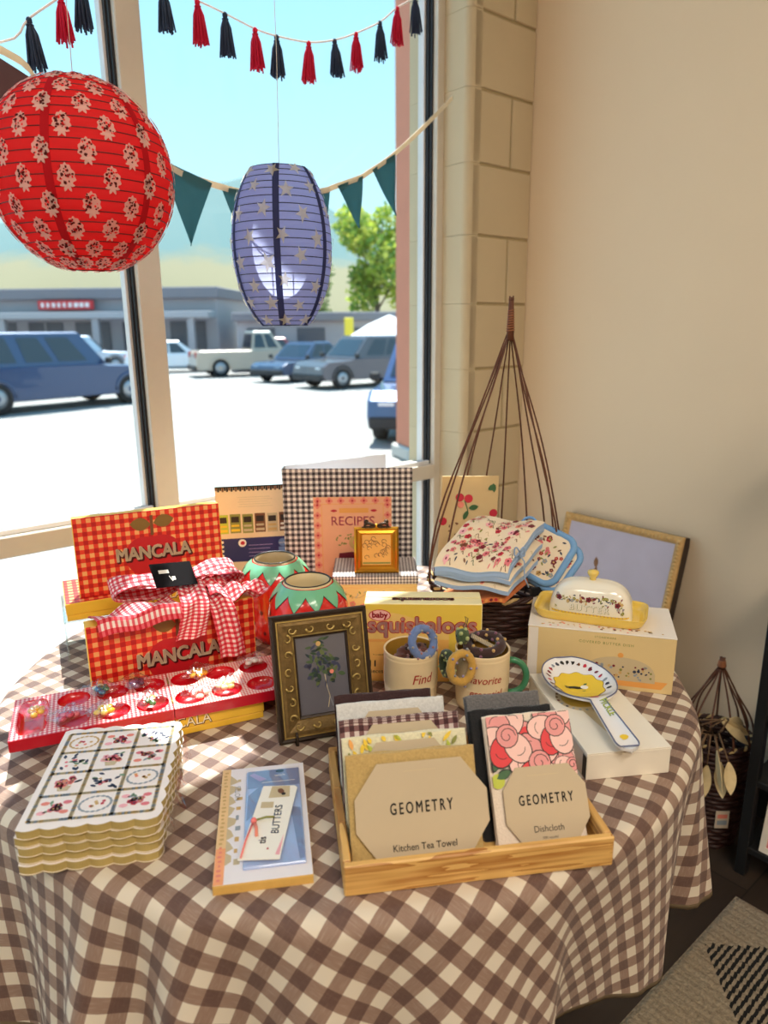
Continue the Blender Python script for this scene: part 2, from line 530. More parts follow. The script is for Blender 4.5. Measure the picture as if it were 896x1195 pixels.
# ---------------------------------------------------------------- rug
m, nt, p = new_mat('tufted_rug')
tc = nt.nodes.new('ShaderNodeTexCoord'); sp = nt.nodes.new('ShaderNodeSeparateXYZ'); nt.links.new(tc.outputs['Object'], sp.inputs[0])
s_, n__ = sp.outputs[0], sp.outputs[1]
wob = math_node(nt, 'MULTIPLY', math_node(nt, 'SUBTRACT', noise(nt, 90, 2), .5), .004)
diag = math_node(nt, 'ADD', n__, wob)
stripe = math_node(nt, 'LESS_THAN', math_node(nt, 'FRACT', math_node(nt, 'DIVIDE', math_node(nt, 'ADD', diag, 10), .0135)), .52)
# black diamond halves: |s-1.40| < .555 - n
ds = math_node(nt, 'ABSOLUTE', math_node(nt, 'SUBTRACT', math_node(nt, 'PINGPONG', math_node(nt, 'ADD', s_, 9.0), 1.0), .4), None)
dn = math_node(nt, 'SUBTRACT', .55, n__)
tri = math_node(nt, 'LESS_THAN', math_node(nt, 'ADD', ds, wob), dn)
rows = math_node(nt, 'SINE', math_node(nt, 'MULTIPLY', s_, 330.))
f1 = noise(nt, 160, 3); f2 = noise(nt, 6, 2)
basec = mix_col(nt, f1, lin((112, 100, 84)), lin((196, 182, 158)))
basec = mix_col(nt, math_node(nt, 'MULTIPLY', math_node(nt, 'ADD', rows, 1), .18), basec, lin((104, 90, 74)))
basec = mix_col(nt, math_node(nt, 'MULTIPLY', f2, .35), basec, lin((150, 120, 88)))
col = mix_col(nt, math_node(nt, 'MULTIPLY', stripe, tri), basec, lin((18, 17, 18)))
nt.links.new(col, p.inputs['Base Color']); p.inputs['Roughness'].default_value = .95
bump_to(nt, p, f1, .8, .006)
b = B(); q = random.Random(3)
def rugz(u, v):
    s = 1.605 - 1.15 * u; n = .57 - 1.0 * v
    e = min(u, v, 1 - u, 1 - v)
    h = .012 * min(1, e / .006) if e < .006 else .012
    return (s, n, h + (.004 * sin(s * 330) * (1 if e > .004 else 0) + q.uniform(0, .003) if e > .003 else 0))
b.grid(rugz, 150, 110, m); b.box((.456, -.429, .0005), (1.604, .569, .006), m)
o = b.build('rug', rot=WR)
tag(o, 'beige tufted rug with black stripes in a triangle on the dark floor', 'rug')
# ---------------------------------------------------------------- outdoors
LZ = -.5
asph = M('sun_bleached_asphalt', (158, 154, 149), .9, var=.10, ns=.35, bump=.2, bs=40)
b = B()
b.grid(lambda u, v: (-150 + 300 * u, 4.2 + 240 * v, LZ), 8, 8, asph, smooth=False)
o = b.build('parking_lot_ground', kind='structure')
b = B(); b.box((-8, 1.83, LZ), (12, 4.6, -.12), M('sidewalk_concrete', (176, 171, 164), .9, var=.06, ns=2, bump=.2, bs=60), .02); o = b.build('sidewalk_ground', rot=WR, kind='structure')
# painted parking stripes are surface pattern of the lot: part of one mesh under the ground
b = B()
pm_ = M('parking_line_paint', (180, 178, 174), .8, var=.05)
for k in range(-4, 9):
    X = X_((-1 + 2.8 * k, 27.5, LZ + .003), rz=R_(20)); b.box((-.06, -2.6, 0), (.06, 2.6, .004), pm_, X=X)
for k in range(0, 5):
    X = X_((-12 + 2.9 * k, 14.5 + 2.0 * k, LZ + .003), rz=R_(-36)); b.box((-.06, -2.6, 0), (.06, 2.6, .004), pm_, X=X)
o = b.build('parking_lines', kind='structure')
# hills
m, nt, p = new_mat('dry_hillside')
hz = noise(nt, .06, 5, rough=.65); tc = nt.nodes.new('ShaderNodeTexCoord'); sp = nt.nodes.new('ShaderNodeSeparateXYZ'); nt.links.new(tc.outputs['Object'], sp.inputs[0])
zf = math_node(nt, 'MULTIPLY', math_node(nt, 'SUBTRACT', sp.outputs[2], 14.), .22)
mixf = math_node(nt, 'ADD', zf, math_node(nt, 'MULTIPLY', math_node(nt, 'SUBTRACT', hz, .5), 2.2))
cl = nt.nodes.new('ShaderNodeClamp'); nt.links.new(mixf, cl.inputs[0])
nt.links.new(mix_col(nt, cl.outputs[0], lin((136, 128, 98)), lin((92, 120, 118))), p.inputs['Base Color']); p.inputs['Roughness'].default_value = 1  # blue-green distance haze is mixed into the upper slope's shrub colour
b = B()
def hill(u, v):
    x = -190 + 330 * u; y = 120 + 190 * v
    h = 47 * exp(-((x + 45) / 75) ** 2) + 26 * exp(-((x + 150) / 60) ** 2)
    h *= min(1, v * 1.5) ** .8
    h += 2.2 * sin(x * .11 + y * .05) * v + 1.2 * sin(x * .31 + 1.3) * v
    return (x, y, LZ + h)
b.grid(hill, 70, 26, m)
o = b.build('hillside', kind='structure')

# buildings
bw = M('grey_stucco', (168, 162, 166), .9, var=.06, ns=1); bd = M('dark_shopfront', (84, 84, 92), .4, var=.1, ns=2); broof = M('parapet_grey', (128, 124, 130), .8, var=.05)
redsign = M('red_sign', (205, 58, 60), .6, var=.05); wsign = M('white_sign_letters', (240, 225, 222), .6, var=0)
t = thing('shop_building', 'long grey strip mall building with red sign behind the dark blue pickup', 'building', (-17.2, 41, LZ), R_(-4))
b = B(); b.box((-9, 0, 0), (8.2, 9, 3.9), bw, .05); b.build('wall', t)
b = B(); b.box((-9.2, -.4, 3.6), (8.4, 9.2, 4.2), broof, .05); b.build('parapet', t)
b = B(); b.box((-9, -1.7, 2.55), (8.2, -.3, 2.9), M('awning_fascia', (172, 168, 172), .8), .03); b.build('canopy', t)
for k in range(6):
    b = B(); b.box((-8 + 2.7 * k, -.06, .2), (-6 + 2.7 * k, -.002, 2.4), bd, .02)
    b.box((-7.05 + 2.7 * k, -.09, .2), (-6.97 + 2.7 * k, -.05, 2.4), bw)
    b.build('shop_window', t)
for k in range(4):
    b = B(); b.box((-8.6 + 5.2 * k, -1.6, 0), (-8.25 + 5.2 * k, -1.3, 2.6), bw, .02); b.build('pillar', t)
b = B(); b.box((-1.6, -.62, 3.05), (1.5, -.41, 3.55), redsign, .03)
q = random.Random(4)
for k in range(9): b.box((-1.4 + .31 * k, -.64, 3.18), (-1.4 + .31 * k + q.uniform(.14, .24), -.621, 3.42), wsign)
b.build('shop_sign', t)
t = thing('low_building', 'low grey building behind the parked cars under the star lantern', 'building', (-3.2, 37, LZ), R_(3))
b = B(); b.box((-4.1, 0, 0), (3.8, 7, 2.5), bw, .05); b.build('wall', t)
b = B(); b.box((-4.3, -.3, 2.3), (4, 7.2, 2.75), broof, .05); b.build('parapet', t)
for k in range(3):
    b = B(); b.box((-3.6 + 2.5 * k, -.05, .5), (-2.2 + 2.5 * k, -.002, 2.), bd, .02); b.build('shop_window', t)
t = thing('yellow_sign_post', 'upright yellow sign board beside the low grey building', 'sign', (-1.62, 35.4, LZ), 0)
b = B(); b.box((-.22, -.08, 1.2), (.22, .08, 2.45), M('yellow_sign', (232, 206, 60), .6), .03); b.build('sign_board', t)
b = B(); b.box((-.05, -.05, 0), (.05, .05, 1.2), bd, .01); b.build('post', t)
# white canopy tent
t = thing('canopy_tent', 'white peaked canopy tent at the far right edge of the lot', 'tent', (.3, 32.2, LZ), R_(12))
wt = M('white_canvas', (240, 240, 240), .8, var=.02)
b = B(); c0 = [(-1.6, -1.6), (1.6, -1.6), (1.6, 1.6), (-1.6, 1.6)]
vs = [(x, y, 1.55) for x, y in c0] + [(x * .5, y * .5, 2.1) for x, y in c0] + [(0, 0, 2.5)] + [(x, y, 1.25) for x, y in c0]
fs = []
for i in range(4):
    j = (i + 1) % 4; fs += [[i, j, 4 + j, 4 + i], [4 + i, 4 + j, 8], [9 + i, 9 + j, j, i]]
b.add(vs, fs, wt); b.build('canopy', t)
for x, y in c0:
    b = B(); b.tube([(x * .98, y * .98, 0), (x * .98, y * .98, 1.4)], .03, wt, 6); b.build('leg', t)
for k in (0, 1, 2):
    b = B(); b.box((-1.55, [-1.55, 1.52, -1.55][k], .05), ([1.55, 1.55, -1.52][k], [-1.52, 1.55, 1.55][k], 1.3), wt); b.build('side_panel', t)

# exterior column next to the glass
t = thing('brick_column', 'terracotta painted exterior column beside the window frame', 'column', (.60, 10.6, LZ), R_(20))
tcol = M('terracotta_paint', (206, 128, 100), .8, var=.08, ns=4, bump=.3, bs=60)
b = B(); b.box((-.33, -.30, .18), (.33, .30, 6.5), tcol, .03); b.build('shaft', t)
b = B(); b.box((-.39, -.36, 0), (.39, .36, .2), M('column_base_concrete', (196, 190, 182), .9), .03); b.build('base', t)

# trees
barkm = M('bark', (98, 82, 66), .95, ns=8)
def tree(x, y, h, r, cols, n, seed, label):
    t = thing('tree', label, 'tree', (x, y, LZ), 0, None); q = random.Random(seed)
    b = B(); b.tube([(0, 0, 0), (.1, 0, h * .3), (-.1, .1, h * .62)], [.22, .17, .08], barkm, 8)
    for k in range(5):
        a = k * 1.26; b.tube([(0, 0, h * (.3 + .06 * k)), (cos(a) * r * .6, sin(a) * r * .6, h * (.55 + .07 * k))], [.08, .03], barkm, 5)
    b.build('trunk', t)
    b = B(); cen = [(q.uniform(-.6, .6) * r, q.uniform(-.6, .6) * r, h * q.uniform(.38, .88), r * q.uniform(.35, .6)) for _ in range(14)]
    for _ in range(n):
        cx, cy, cz, cr_ = q.choice(cen)
        d = Vector((q.gauss(0, 1), q.gauss(0, 1), q.gauss(0, 1))).normalized() * cr_ * q.uniform(.55, 1.05)
        p0 = Vector((cx, cy, cz)) + d
        a = Vector((q.gauss(0, 1), q.gauss(0, 1), q.gauss(0, .6))).normalized() * q.uniform(.14, .3)
        c = a.cross(Vector((q.gauss(0, 1), q.gauss(0, 1), q.gauss(0, 1)))).normalized() * q.uniform(.08, .16)
        b.add([p0 - a, p0 + c, p0 + a, p0 - c], [[0, 1, 2, 3]], q.choice(cols))
    b.build('foliage', t)
lg = [M('leaf_lime', (176, 196, 72), .7, var=.1, trans=.4), M('leaf_yellow_green', (204, 206, 96), .7, var=.1, trans=.4), M('leaf_green', (120, 154, 66), .7, var=.1, trans=.3)]
lo_ = [M('leaf_olive', (120, 140, 84), .7, var=.1, trans=.3), M('leaf_dull', (142, 156, 100), .7, var=.1, trans=.3)]
tree(-.4, 46, 9.6, 2.5, lg, 3600, 1, 'bright lime green tree behind the canopy tent')
tree(-6.2, 55, 7.9, 2.5, lo_, 2800, 2, 'dull olive green tree left of the lime green one')
tree(5.6, 50, 9.5, 2.6, lg[:2], 1800, 5, 'yellow green tree half hidden by the terracotta column')

# vehicles
tyre = M('tyre_rubber', (34, 34, 36), .8); hubm = M('wheel_alloy', (170, 170, 174), .35, .6); cglass = M('vehicle_glass', (40, 52, 66), .1, var=0, spec=.8)
lampw = M('head_lamp', (225, 228, 232), .2, var=0); lampr = M('tail_lamp', (170, 36, 34), .3, var=0); trimb = M('vehicle_trim', (36, 36, 40), .6)
def vehicle(name, label, cat, loc, rz, paint, kind, L, Wd, H, roofmat=None):
    t = thing(name, label, cat, loc, rz)
    hw = Wd / 2; gl = .28; belt = H * .58
    # side outline of lower body (x from -L/2 rear to L/2 front)
    l2 = L / 2
    hood = belt * .93
    if kind == 'sedan': hood = belt * .90
    pts = [(-l2, gl + .18), (-l2 * .98, belt * .88), (-l2 * .93, belt), (l2 * .30, belt), (l2 * .42, hood + .03), (l2 * .88, hood - .03), (l2 * .985, hood * .80), (l2, gl + .2), (l2 * .95, gl), (-l2 * .95, gl)]
    b = B(); n = len(pts)
    ys = [(-hw, .93), (-hw * .94, 1.0), (hw * .94, 1.0), (hw, .93)]
    zc = (gl + belt) / 2
    rings = [[(x * (1 if k in (1, 2) else .985), y, zc + (z - zc) * f) for x, z in pts] for k, (y, f) in enumerate(ys)]
    vs = [v for r in rings for v in r]; fs = []
    for k in range(3):
        for i in range(n):
            j = (i + 1) % n; fs.append([k * n + i, k * n + j, (k + 1) * n + j, (k + 1) * n + i])
    fs.append(list(range(n))[::-1]); fs.append([3 * n + i for i in range(n)])
    b.add(vs, fs, paint); b.build('body', t)
    # cabin
    if kind == 'pickup': x0, x1, r0, r1 = -l2 * .12, l2 * .42, -l2 * .06, l2 * .22
    elif kind == 'suv': x0, x1, r0, r1 = -l2 * .94, l2 * .42, -l2 * .84, l2 * .12
    elif kind == 'capped': x0, x1, r0, r1 = -l2 * .95, l2 * .42, -l2 * .92, l2 * .2
    else: x0, x1, r0, r1 = -l2 * .62, l2 * .44, -l2 * .32, l2 * .10
    b = B(); ct = hw * .80; cb_ = hw * .95
    V = [(x0, -cb_, belt - .02), (x1, -cb_, belt - .02), (r1, -ct, H - .04), (r0, -ct, H - .04), (x0, cb_, belt - .02), (x1, cb_, belt - .02), (r1, ct, H - .04), (r0, ct, H - .04)]
    b.add(V, [[0, 1, 2, 3], [5, 4, 7, 6], [1, 5, 6, 2], [4, 0, 3, 7]], paint)
    rm = roofmat or paint
    b.add([(r0, -ct, H - .04), (r1, -ct, H - .04), (r1, ct, H - .04), (r0, ct, H - .04), (r0 * .95, -ct * .9, H), (r1 * .9, -ct * .9, H), (r1 * .9, ct * .9, H), (r0 * .95, ct * .9, H)],
          [[0, 1, 5, 4], [1, 2, 6, 5], [2, 3, 7, 6], [3, 0, 4, 7], [4, 5, 6, 7]], rm)
    b.build('cabin', t)
    def onside(sg, u, v, out=.012):
        zb, zt = belt - .02, H - .04
        xa = x0 + (r0 - x0) * v; xb = x1 + (r1 - x1) * v
        return (xa + (xb - xa) * u, sg * (cb_ + (ct - cb_) * v + out), zb + (zt - zb) * v)
    spans = {'pickup': [(.08, .46), (.52, .86)], 'suv': [(.06, .28), (.31, .57), (.60, .86)], 'capped': [(.05, .40), (.46, .64), (.68, .88)], 'sedan': [(.1, .46), (.5, .84)]}[kind]
    for sg in (-1, 1):
        for a, c in spans:
            b = B(); b.add([onside(sg, a, .14), onside(sg, c, .14), onside(sg, c - .01, .88), onside(sg, a + .01, .88)], [[0, 1, 2, 3] if sg < 0 else [3, 2, 1, 0]], cglass); b.build('side_window', t)
    for (xa, xb, nm, sg) in ((x1, r1, 'windscreen', 1), (x0, r0, 'rear_window', -1)):
        b = B(); f = lambda v, y: (xa + (xb - xa) * v + sg * .012, y * (cb_ + (ct - cb_) * v) * .88, belt - .02 + (H - .02 - belt) * v + .005)
        b.add([f(.12, -1), f(.12, 1), f(.88, 1), f(.88, -1)], [[0, 1, 2, 3]], cglass); b.build(nm, t)
    wr = H * .205
    for wx in (-l2 * .62, l2 * .64):
        for sg in (-1, 1):
            X = X_((wx, sg * (hw - .1), wr), rx=pi / 2)
            b = B(); b.lathe([(wr * .62, -.11), (wr * .93, -.11), (wr, -.07), (wr, .07), (wr * .93, .11), (wr * .62, .11)], tyre, 20, X); wh = b.build('wheel', t)
            b = B(); b.lathe([(.001, .09), (wr * .2, .1), (wr * .62, .105), (wr * .64, .0), (wr * .62, -.105), (wr * .2, -.1), (.001, -.09)], hubm, 16, X)
            b.build('hub_cap', wh)
            b = B(); b.tube([(wx + (wr + .05) * cos(a), sg * (hw + .005), wr + (wr + .05) * sin(a)) for a in [pi * k / 10 for k in range(11)]], .035, trimb if kind == 'suv' else paint, 6); b.build('wheel_arch', t)
    for sg in (-1, 1):
        b = B(); b.box((l2 * .93, sg * hw * .66 - .16, hood * .68), (l2 * .99, sg * hw * .66 + .16, hood * .80), lampw, .03); b.build('head_lamp', t)
        b = B(); b.box((-l2 * 1.0, sg * hw * .8 - .09, belt * .72), (-l2 * .96, sg * hw * .8 + .09, belt * .96), lampr, .03); b.build('tail_lamp', t)
        b = B(); b.box((x1 * .92, sg * (hw + .1) - .1, belt), (x1 * .92 + .1, sg * (hw + .1) + .1, belt + .15), trimb, .03); b.build('wing_mirror', t)
    for sx, nm in ((1, 'front_bumper'), (-1, 'rear_bumper')):
        b = B(); b.box((sx * l2 - .07, -hw * .96, gl), (sx * l2 + .05, hw * .96, gl + .2), trimb, .03); b.build(nm, t)
    if kind == 'pickup':
        b = B(); b.box((-l2 * .90, -hw * .78, belt - .012), (-l2 * .16, hw * .78, belt + .012), trimb, .01); b.build('bed_liner', t)
    return t
navyp = M('navy_paint', (54, 76, 112), .25, .2, var=.04, coat=.6)
vehicle('pickup_truck', 'dark blue pickup with a capped bed parked at the far left', 'car', (-8.62, 18.45, LZ), R_(54), navyp, 'capped', 5.6, 2.0, 1.88)
vehicle('pickup_truck', 'tan pickup with a white roof beyond the star lantern', 'car', (-5.6, 31.6, LZ), R_(24), M('tan_paint', (196, 178, 160), .35, .1, var=.03, coat=.4), 'pickup', 5.3, 1.9, 1.86, M('white_roof_paint', (240, 238, 232), .4))
vehicle('sedan_car', 'small dark blue sedan between the tan pickup and the dark hatchback', 'car', (-3.0, 28.2, LZ), R_(-128), M('blue_grey_paint', (74, 88, 116), .25, .2, var=.04, coat=.6), 'sedan', 4.2, 1.75, 1.45)
vehicle('suv_car', 'dark grey suv with a round lamp parked facing left', 'car', (-.75, 25.0, LZ), R_(-142), M('charcoal_paint', (92, 88, 96), .25, .2, var=.04, coat=.6), 'suv', 4.4, 1.85, 1.68)
vehicle('suv_car', 'blue suv cut off by the terracotta column', 'car', (1.05, 13.8, LZ), R_(-100), M('blue_paint', (66, 92, 134), .25, .2, var=.04, coat=.6), 'suv', 4.5, 1.9, 1.7)
vehicle('sedan_car', 'white sedan parked just right of the window mullion', 'car', (-9.9, 34.6, LZ), R_(18), M('white_paint', (232, 234, 240), .3, var=.02, coat=.5), 'sedan', 4.5, 1.8, 1.45)
vehicle('suv_car', 'pale silver suv behind the white sedan', 'car', (-14.8, 36.2, LZ), R_(18), M('silver_paint', (196, 206, 222), .3, .3, var=.02, coat=.5), 'suv', 4.5, 1.8, 1.7)
vehicle('sedan_car', 'dark red car behind the white sedan and tan pickup', 'car', (-5.0, 35.1, LZ), R_(15), M('maroon_paint', (142, 58, 70), .3, .1, var=.02, coat=.5), 'sedan', 4.4, 1.8, 1.55)
# ---------------------------------------------------------------- table + cloth
TC = Vector((-.07, 1.25, 0)); TR = .60
t = thing('round_table', 'round table hidden under the brown checked tablecloth', 'table', (TC.x, TC.y, 0))
tw = wood('table_wood', (120, 92, 64), (96, 70, 48), 1., (3, 40, 40), .5, 1.6)
b = B(); b.lathe([(.001, .716), (TR - .01, .716), (TR, .724), (TR, .738), (TR - .006, .745), (.001, .745)], tw, 72); b.build('tabletop', t)
for k in range(4):
    a = R_(12 + 90 * k); X = X_((.40 * cos(a), .40 * sin(a), 0))
    b = B(); b.lathe([(.001, 0), (.018, 0), (.022, .01), (.02, .3), (.026, .7), (.03, .716), (.001, .716)], M('dark_table_leg', (50, 44, 40), .5), 12, X); b.build('leg', t)
CL = gingham('brown_check_linen', (236, 225, 208), (158, 129, 114), (106, 78, 70), .0412, .62, weave=.5, streak=.8, trans=.12, off=(.31, .62))
HEM = M('tablecloth_hem', (120, 104, 80), .9)
HANG = .350
FOLD = [(-180, .03), (-170, .055), (-160, .0), (-148, .05), (-140, .075), (-131, .0), (-122, .02), (-116, .105), (-110, -.005), (-104.5, .088), (-98, -.012), (-90, .062), (-83, -.005), (-77, .05), (-72, .05), (-66, .01), (-60, -.062), (-52, -.038), (-45, -.02), (-40, -.004), (-36, -.02), (-31.5, -.062), (-27, -.045), (-23.5, .025), (-21, .045), (-16, .03), (-8, .0), (0, .05), (12, .01), (22, .05), (34, .0), (46, .04), (60, .0), (74, .045), (90, .0), (105, .04), (122, .0), (138, .05), (150, .0), (165, .04), (180, .03)]
def fold(deg):
    for (a, p), (c, q_) in zip(FOLD, FOLD[1:]):
        if a <= deg <= c:
            f = (deg - a) / (c - a); f = f * f * (3 - 2 * f); return p + (q_ - p) * f
    return 0
RE = .022
HCUT = [(-180, .335), (-75, .335), (-62, .285), (-52, .292), (-42, .325), (-36, .335), (180, .335)]
def hang(deg):
    for (a, p), (c, q_) in zip(HCUT, HCUT[1:]):
        if a <= deg <= c: return p + (q_ - p) * (deg - a) / (c - a)
    return .335
def cloth_pt(th, rho):
    deg = (math.degrees(th) + 180) % 360 - 180
    if rho <= TR - .004:
        return Vector((rho * cos(th), rho * sin(th), .7492))
    d = (rho - (TR - .004)) * hang(deg) / HANG; arc = RE * pi / 2
    fd = fold(deg)
    if d < arc:
        a = d / RE; r = TR - .004 + RE * sin(a); z = .7492 - RE * (1 - cos(a)); e = d
    else:
        r = TR - .004 + RE; z = .7492 - RE - (d - arc); e = d
    k = min(1, e / HANG); g = k ** 1.15 if k > 0 else 0
    r2 = r + (fd + .012) * g - .0 
    z += (abs(fd) * .35) * g * .4
    # small secondary ripples
    r2 += .006 * sin(th * 23 + 1.2) * g
    return Vector((r2 * cos(th), r2 * sin(th), z))
NT, b = 480, B()
rhos = [0.001, .15, .3, .42, .5, .55, .58, .596] + [.596 + .0045 * i for i in range(1, 9)] + [.632 + (HANG - .036) * i / 34 for i in range(1, 35)]
CA = R_(57)
vs = []; fs = []; uvs = []; ms = []
def cuv(th, rho): return (rho * cos(th - CA), rho * sin(th - CA))
for r in rhos:
    for k in range(NT):
        vs.append(cloth_pt(2 * pi * k / NT, r))
for i in range(len(rhos) - 1):
    for k in range(NT):
        k2 = (k + 1) % NT
        fs.append([i * NT + k, i * NT + k2, (i + 1) * NT + k2, (i + 1) * NT + k])
        a, c = 2 * pi * k / NT, 2 * pi * (k + 1) / NT
        uvs.append([cuv(a, rhos[i]), cuv(c, rhos[i]), cuv(c, rhos[i + 1]), cuv(a, rhos[i + 1])])
        ms.append(HEM if i >= len(rhos) - 2 else CL)
b.add(vs, fs, ms, uvs, True)
o = b.build('tablecloth', loc=(TC.x, TC.y, 0))
md = o.modifiers.new('cloth thickness', 'SOLIDIFY'); md.thickness = .0012; md.offset = -1
tag(o, 'brown and cream checked linen cloth draped in folds over the round table', 'tablecloth')
# ---------------------------------------------------------------- red gingham game boxes, game board, bow
YB = M('box_yellow', (247, 196, 62), .5, var=.05, ns=20)
RG = gingham('red_gingham_print', (250, 176, 108), (232, 62, 38), (190, 18, 20), .0172, .45)
APR = M('apple_red', (200, 26, 36), .45, var=.08, ns=30); LFB = M('printed_leaf_olive', (134, 104, 44), .5); STB = M('printed_stem', (120, 78, 40), .5)
TXC = M('title_cream', (255, 234, 204), .5, var=0); TXD = M('title_shadow', (96, 14, 18), .5, var=0)
def game_art(b, F, wd, h, edge=False):
    cx, cy = wd / 2 + .004, h * .43
    P = []
    for k in range(28):                       # apple outline
        a = 2 * pi * k / 28
        r = .045 * (1 - .18 * max(0, sin(a)) ** 8 + .06 * abs(cos(a)))
        P.append((cx + r * cos(a) * 1.15, cy + r * sin(a)))
    b.blot(P, APR, F, .0003)
    b.stroke([(cx, cy + .040), (cx + .001, cy + .080)], .006, STB, F, .0005)
    b.leaf(cx - .001, cy + .062, .040, pi - .10, .013, LFB, F, .0006); b.leaf(cx + .004, cy + .064, .040, .14, .013, LFB, F, .0006)
    b.text('MANCALA', cx + .0015, cy - .008, .036, TXD, F, .0008, bold=.075, sx=.84)
    b.text('MANCALA', cx - .0006, cy - .0055, .036, TXC, F, .0011, bold=.034, sx=.84)
def game_box(loc, rz, label, wd, d, h, lean=0., art='front', name='game_box'):
    """front face lower left corner at loc, width along local x, depth along +y"""
    t = thing(name, label, 'box', loc, rz, None)
    X = X_((0, 0, 0), rx=-lean)
    b = B()
    if art == 'front':
        b.box((0, 0, 0), (wd, d * .52, h), {'-y': RG, '*': YB}, .0012, X); game_art(b, Fx(X, front_map(0)), wd, h)
        b.build('box_lid', t)
        b = B(); b.box((.0012, d * .53, .0012), (wd - .0012, d, h - .0012), YB, .001, X); b.build('box_base', t)
    else:
        b.box((0, 0, h * .35), (wd, d, h), {'+z': RG, '*': YB}, .0012, X)
        F = front_map(0)
        b.text('MANCALA', wd * .52, h * .42, .024, TXD, F, .0003, bold=.03, sx=.9); b.text('MANCALA', wd * .52 - .0006, h * .42 + .0008, .024, TXC, F, .0006, sx=.9)
        b.build('box_lid', t)
        b = B(); b.box((.0012, .0012, 0), (wd - .0012, d - .0012, h * .34), YB, .001, X); b.build('box_base', t)
    return t
game_box((-.492, 1.083, TZ + .0005), R_(28), 'red gingham game box standing behind the game board, half covered by the bow tails', .286, .036, .149)
acr = clear('clear_acrylic', (246, 250, 250), .10, .05)
t = thing('display_riser', 'clear acrylic riser under the rear red gingham game box', 'riser', (-.612, 1.262, TZ), R_(25.6))
b = B(); b.box((0, 0, .080), (.315, .165, .0835), acr, .001); b.build('riser_top', t)
for x in (.0, .3115):
    b = B(); b.box((x, 0, .0005), (x + .0035, .165, .080), acr, .001); b.build('riser_side', t)
game_box((-.606, 1.264, TZ + .0838), R_(25.6), 'yellow sided game box lying flat on the clear riser', .318, .15, .0352, art='side')
game_box((-.590, 1.296, TZ + .1194), R_(25.6), 'topmost red gingham game box leaning upright at the window', .281, .036, .157, R_(4))
game_box((-.461, .941, TZ + .0005), R_(23.6), 'yellow edged game box lying under the red game board', .285, .135, .0335, art='side')

# ---- folding game board
BDR = M('board_red', (196, 14, 40), .28, var=.06, coat=.3); PIT_ = M('pit_red', (206, 16, 34), .22, var=.04, coat=.5)
BDG = gingham('board_gingham', (250, 226, 220), (232, 120, 126), (206, 40, 58), .0062, .3)
BDG2 = gingham('board_small_gingham', (252, 236, 226), (240, 176, 170), (222, 70, 76), .0046, .3)
def board_half(b, x0, Lx, D, T, top, store_left):
    side = [(x0, 0), (x0 + Lx, 0), (x0 + Lx, D), (x0, D)]
    vs = [(x, y, 0) for x, y in side] + [(x, y, T) for x, y in side]
    b.add(vs, [[0, 3, 2, 1], [0, 1, 5, 4], [1, 2, 6, 5], [2, 3, 7, 6], [3, 0, 4, 7]], BDR)
    def cell(xa, xb, ya, yb, rx, ry, sq=2.):
        cx, cy = (xa + xb) / 2, (ya + yb) / 2
        hx, hy = (xb - xa) / 2, (yb - ya) / 2
        ca = atan2(hy, hx)
        A = sorted(set([2 * pi * k / 36 for k in range(36)] + [ca, pi - ca, pi + ca, 2 * pi - ca]))
        n = len(A); outer = []; inner = []
        for a in A:
            c, s = cos(a), sin(a)
            k = min(hx / abs(c) if abs(c) > 1e-9 else 1e9, hy / abs(s) if abs(s) > 1e-9 else 1e9)
            outer.append((cx + c * k, cy + s * k))
            q = (abs(c) ** sq + abs(s) ** sq) ** (-1 / sq)
            inner.append((rx * c * q, ry * s * q))
        vs = [(x, y, T) for x, y in outer] + [(cx + x, cy + y, T) for x, y in inner]
        fs = [[i, (i + 1) % n, n + (i + 1) % n, n + i] for i in range(n)]
        b.add(vs, fs, top, [[(vs[k][0], vs[k][1]) for k in f] for f in fs])
        vs = []; R = [1, .97, .85, .6, .3, .02]; Z = [0, -.0035, -.0085, -.0115, -.0125, -.013]
        for r, z in zip(R, Z): vs += [(cx + x * r, cy + y * r, T + z) for x, y in inner]
        fs = [[k * n + i, k * n + (i + 1) % n, (k + 1) * n + (i + 1) % n, (k + 1) * n + i] for k in range(5) for i in range(n)]
        fs.append([5 * n + i for i in range(n)]); b.add(vs, fs, PIT_, None, True)
    sw = .058; cw = (Lx - sw) / 3
    xs = x0 if store_left else x0 + Lx - sw
    cell(xs, xs + sw, 0, D, .021, .054, 5.)
    xp = x0 + sw if store_left else x0
    for i in range(3):
        for j in range(2): cell(xp + i * cw, xp + (i + 1) * cw, j * D / 2, (j + 1) * D / 2, .0245, .0243)
BZ = TZ + .0342
t = thing('game_board', 'red folding game board with round pits lying in front of the gingham boxes', 'game board', (-.541, .905, BZ), R_(22.2))
b = B(); board_half(b, 0, .2305, .129, .018, BDG, True); b.build('board_half', t)
b = B(); board_half(b, .2315, .2305, .129, .018, BDG2, False); b.build('board_half', t)
b = B()
for y in (.03, .10): b.tube([(.231, y - .01, .0185), (.231, y + .01, .0185)], .0014, M('brass_hinge', (190, 150, 80), .35, .8), 8)
b.build('hinge', t)
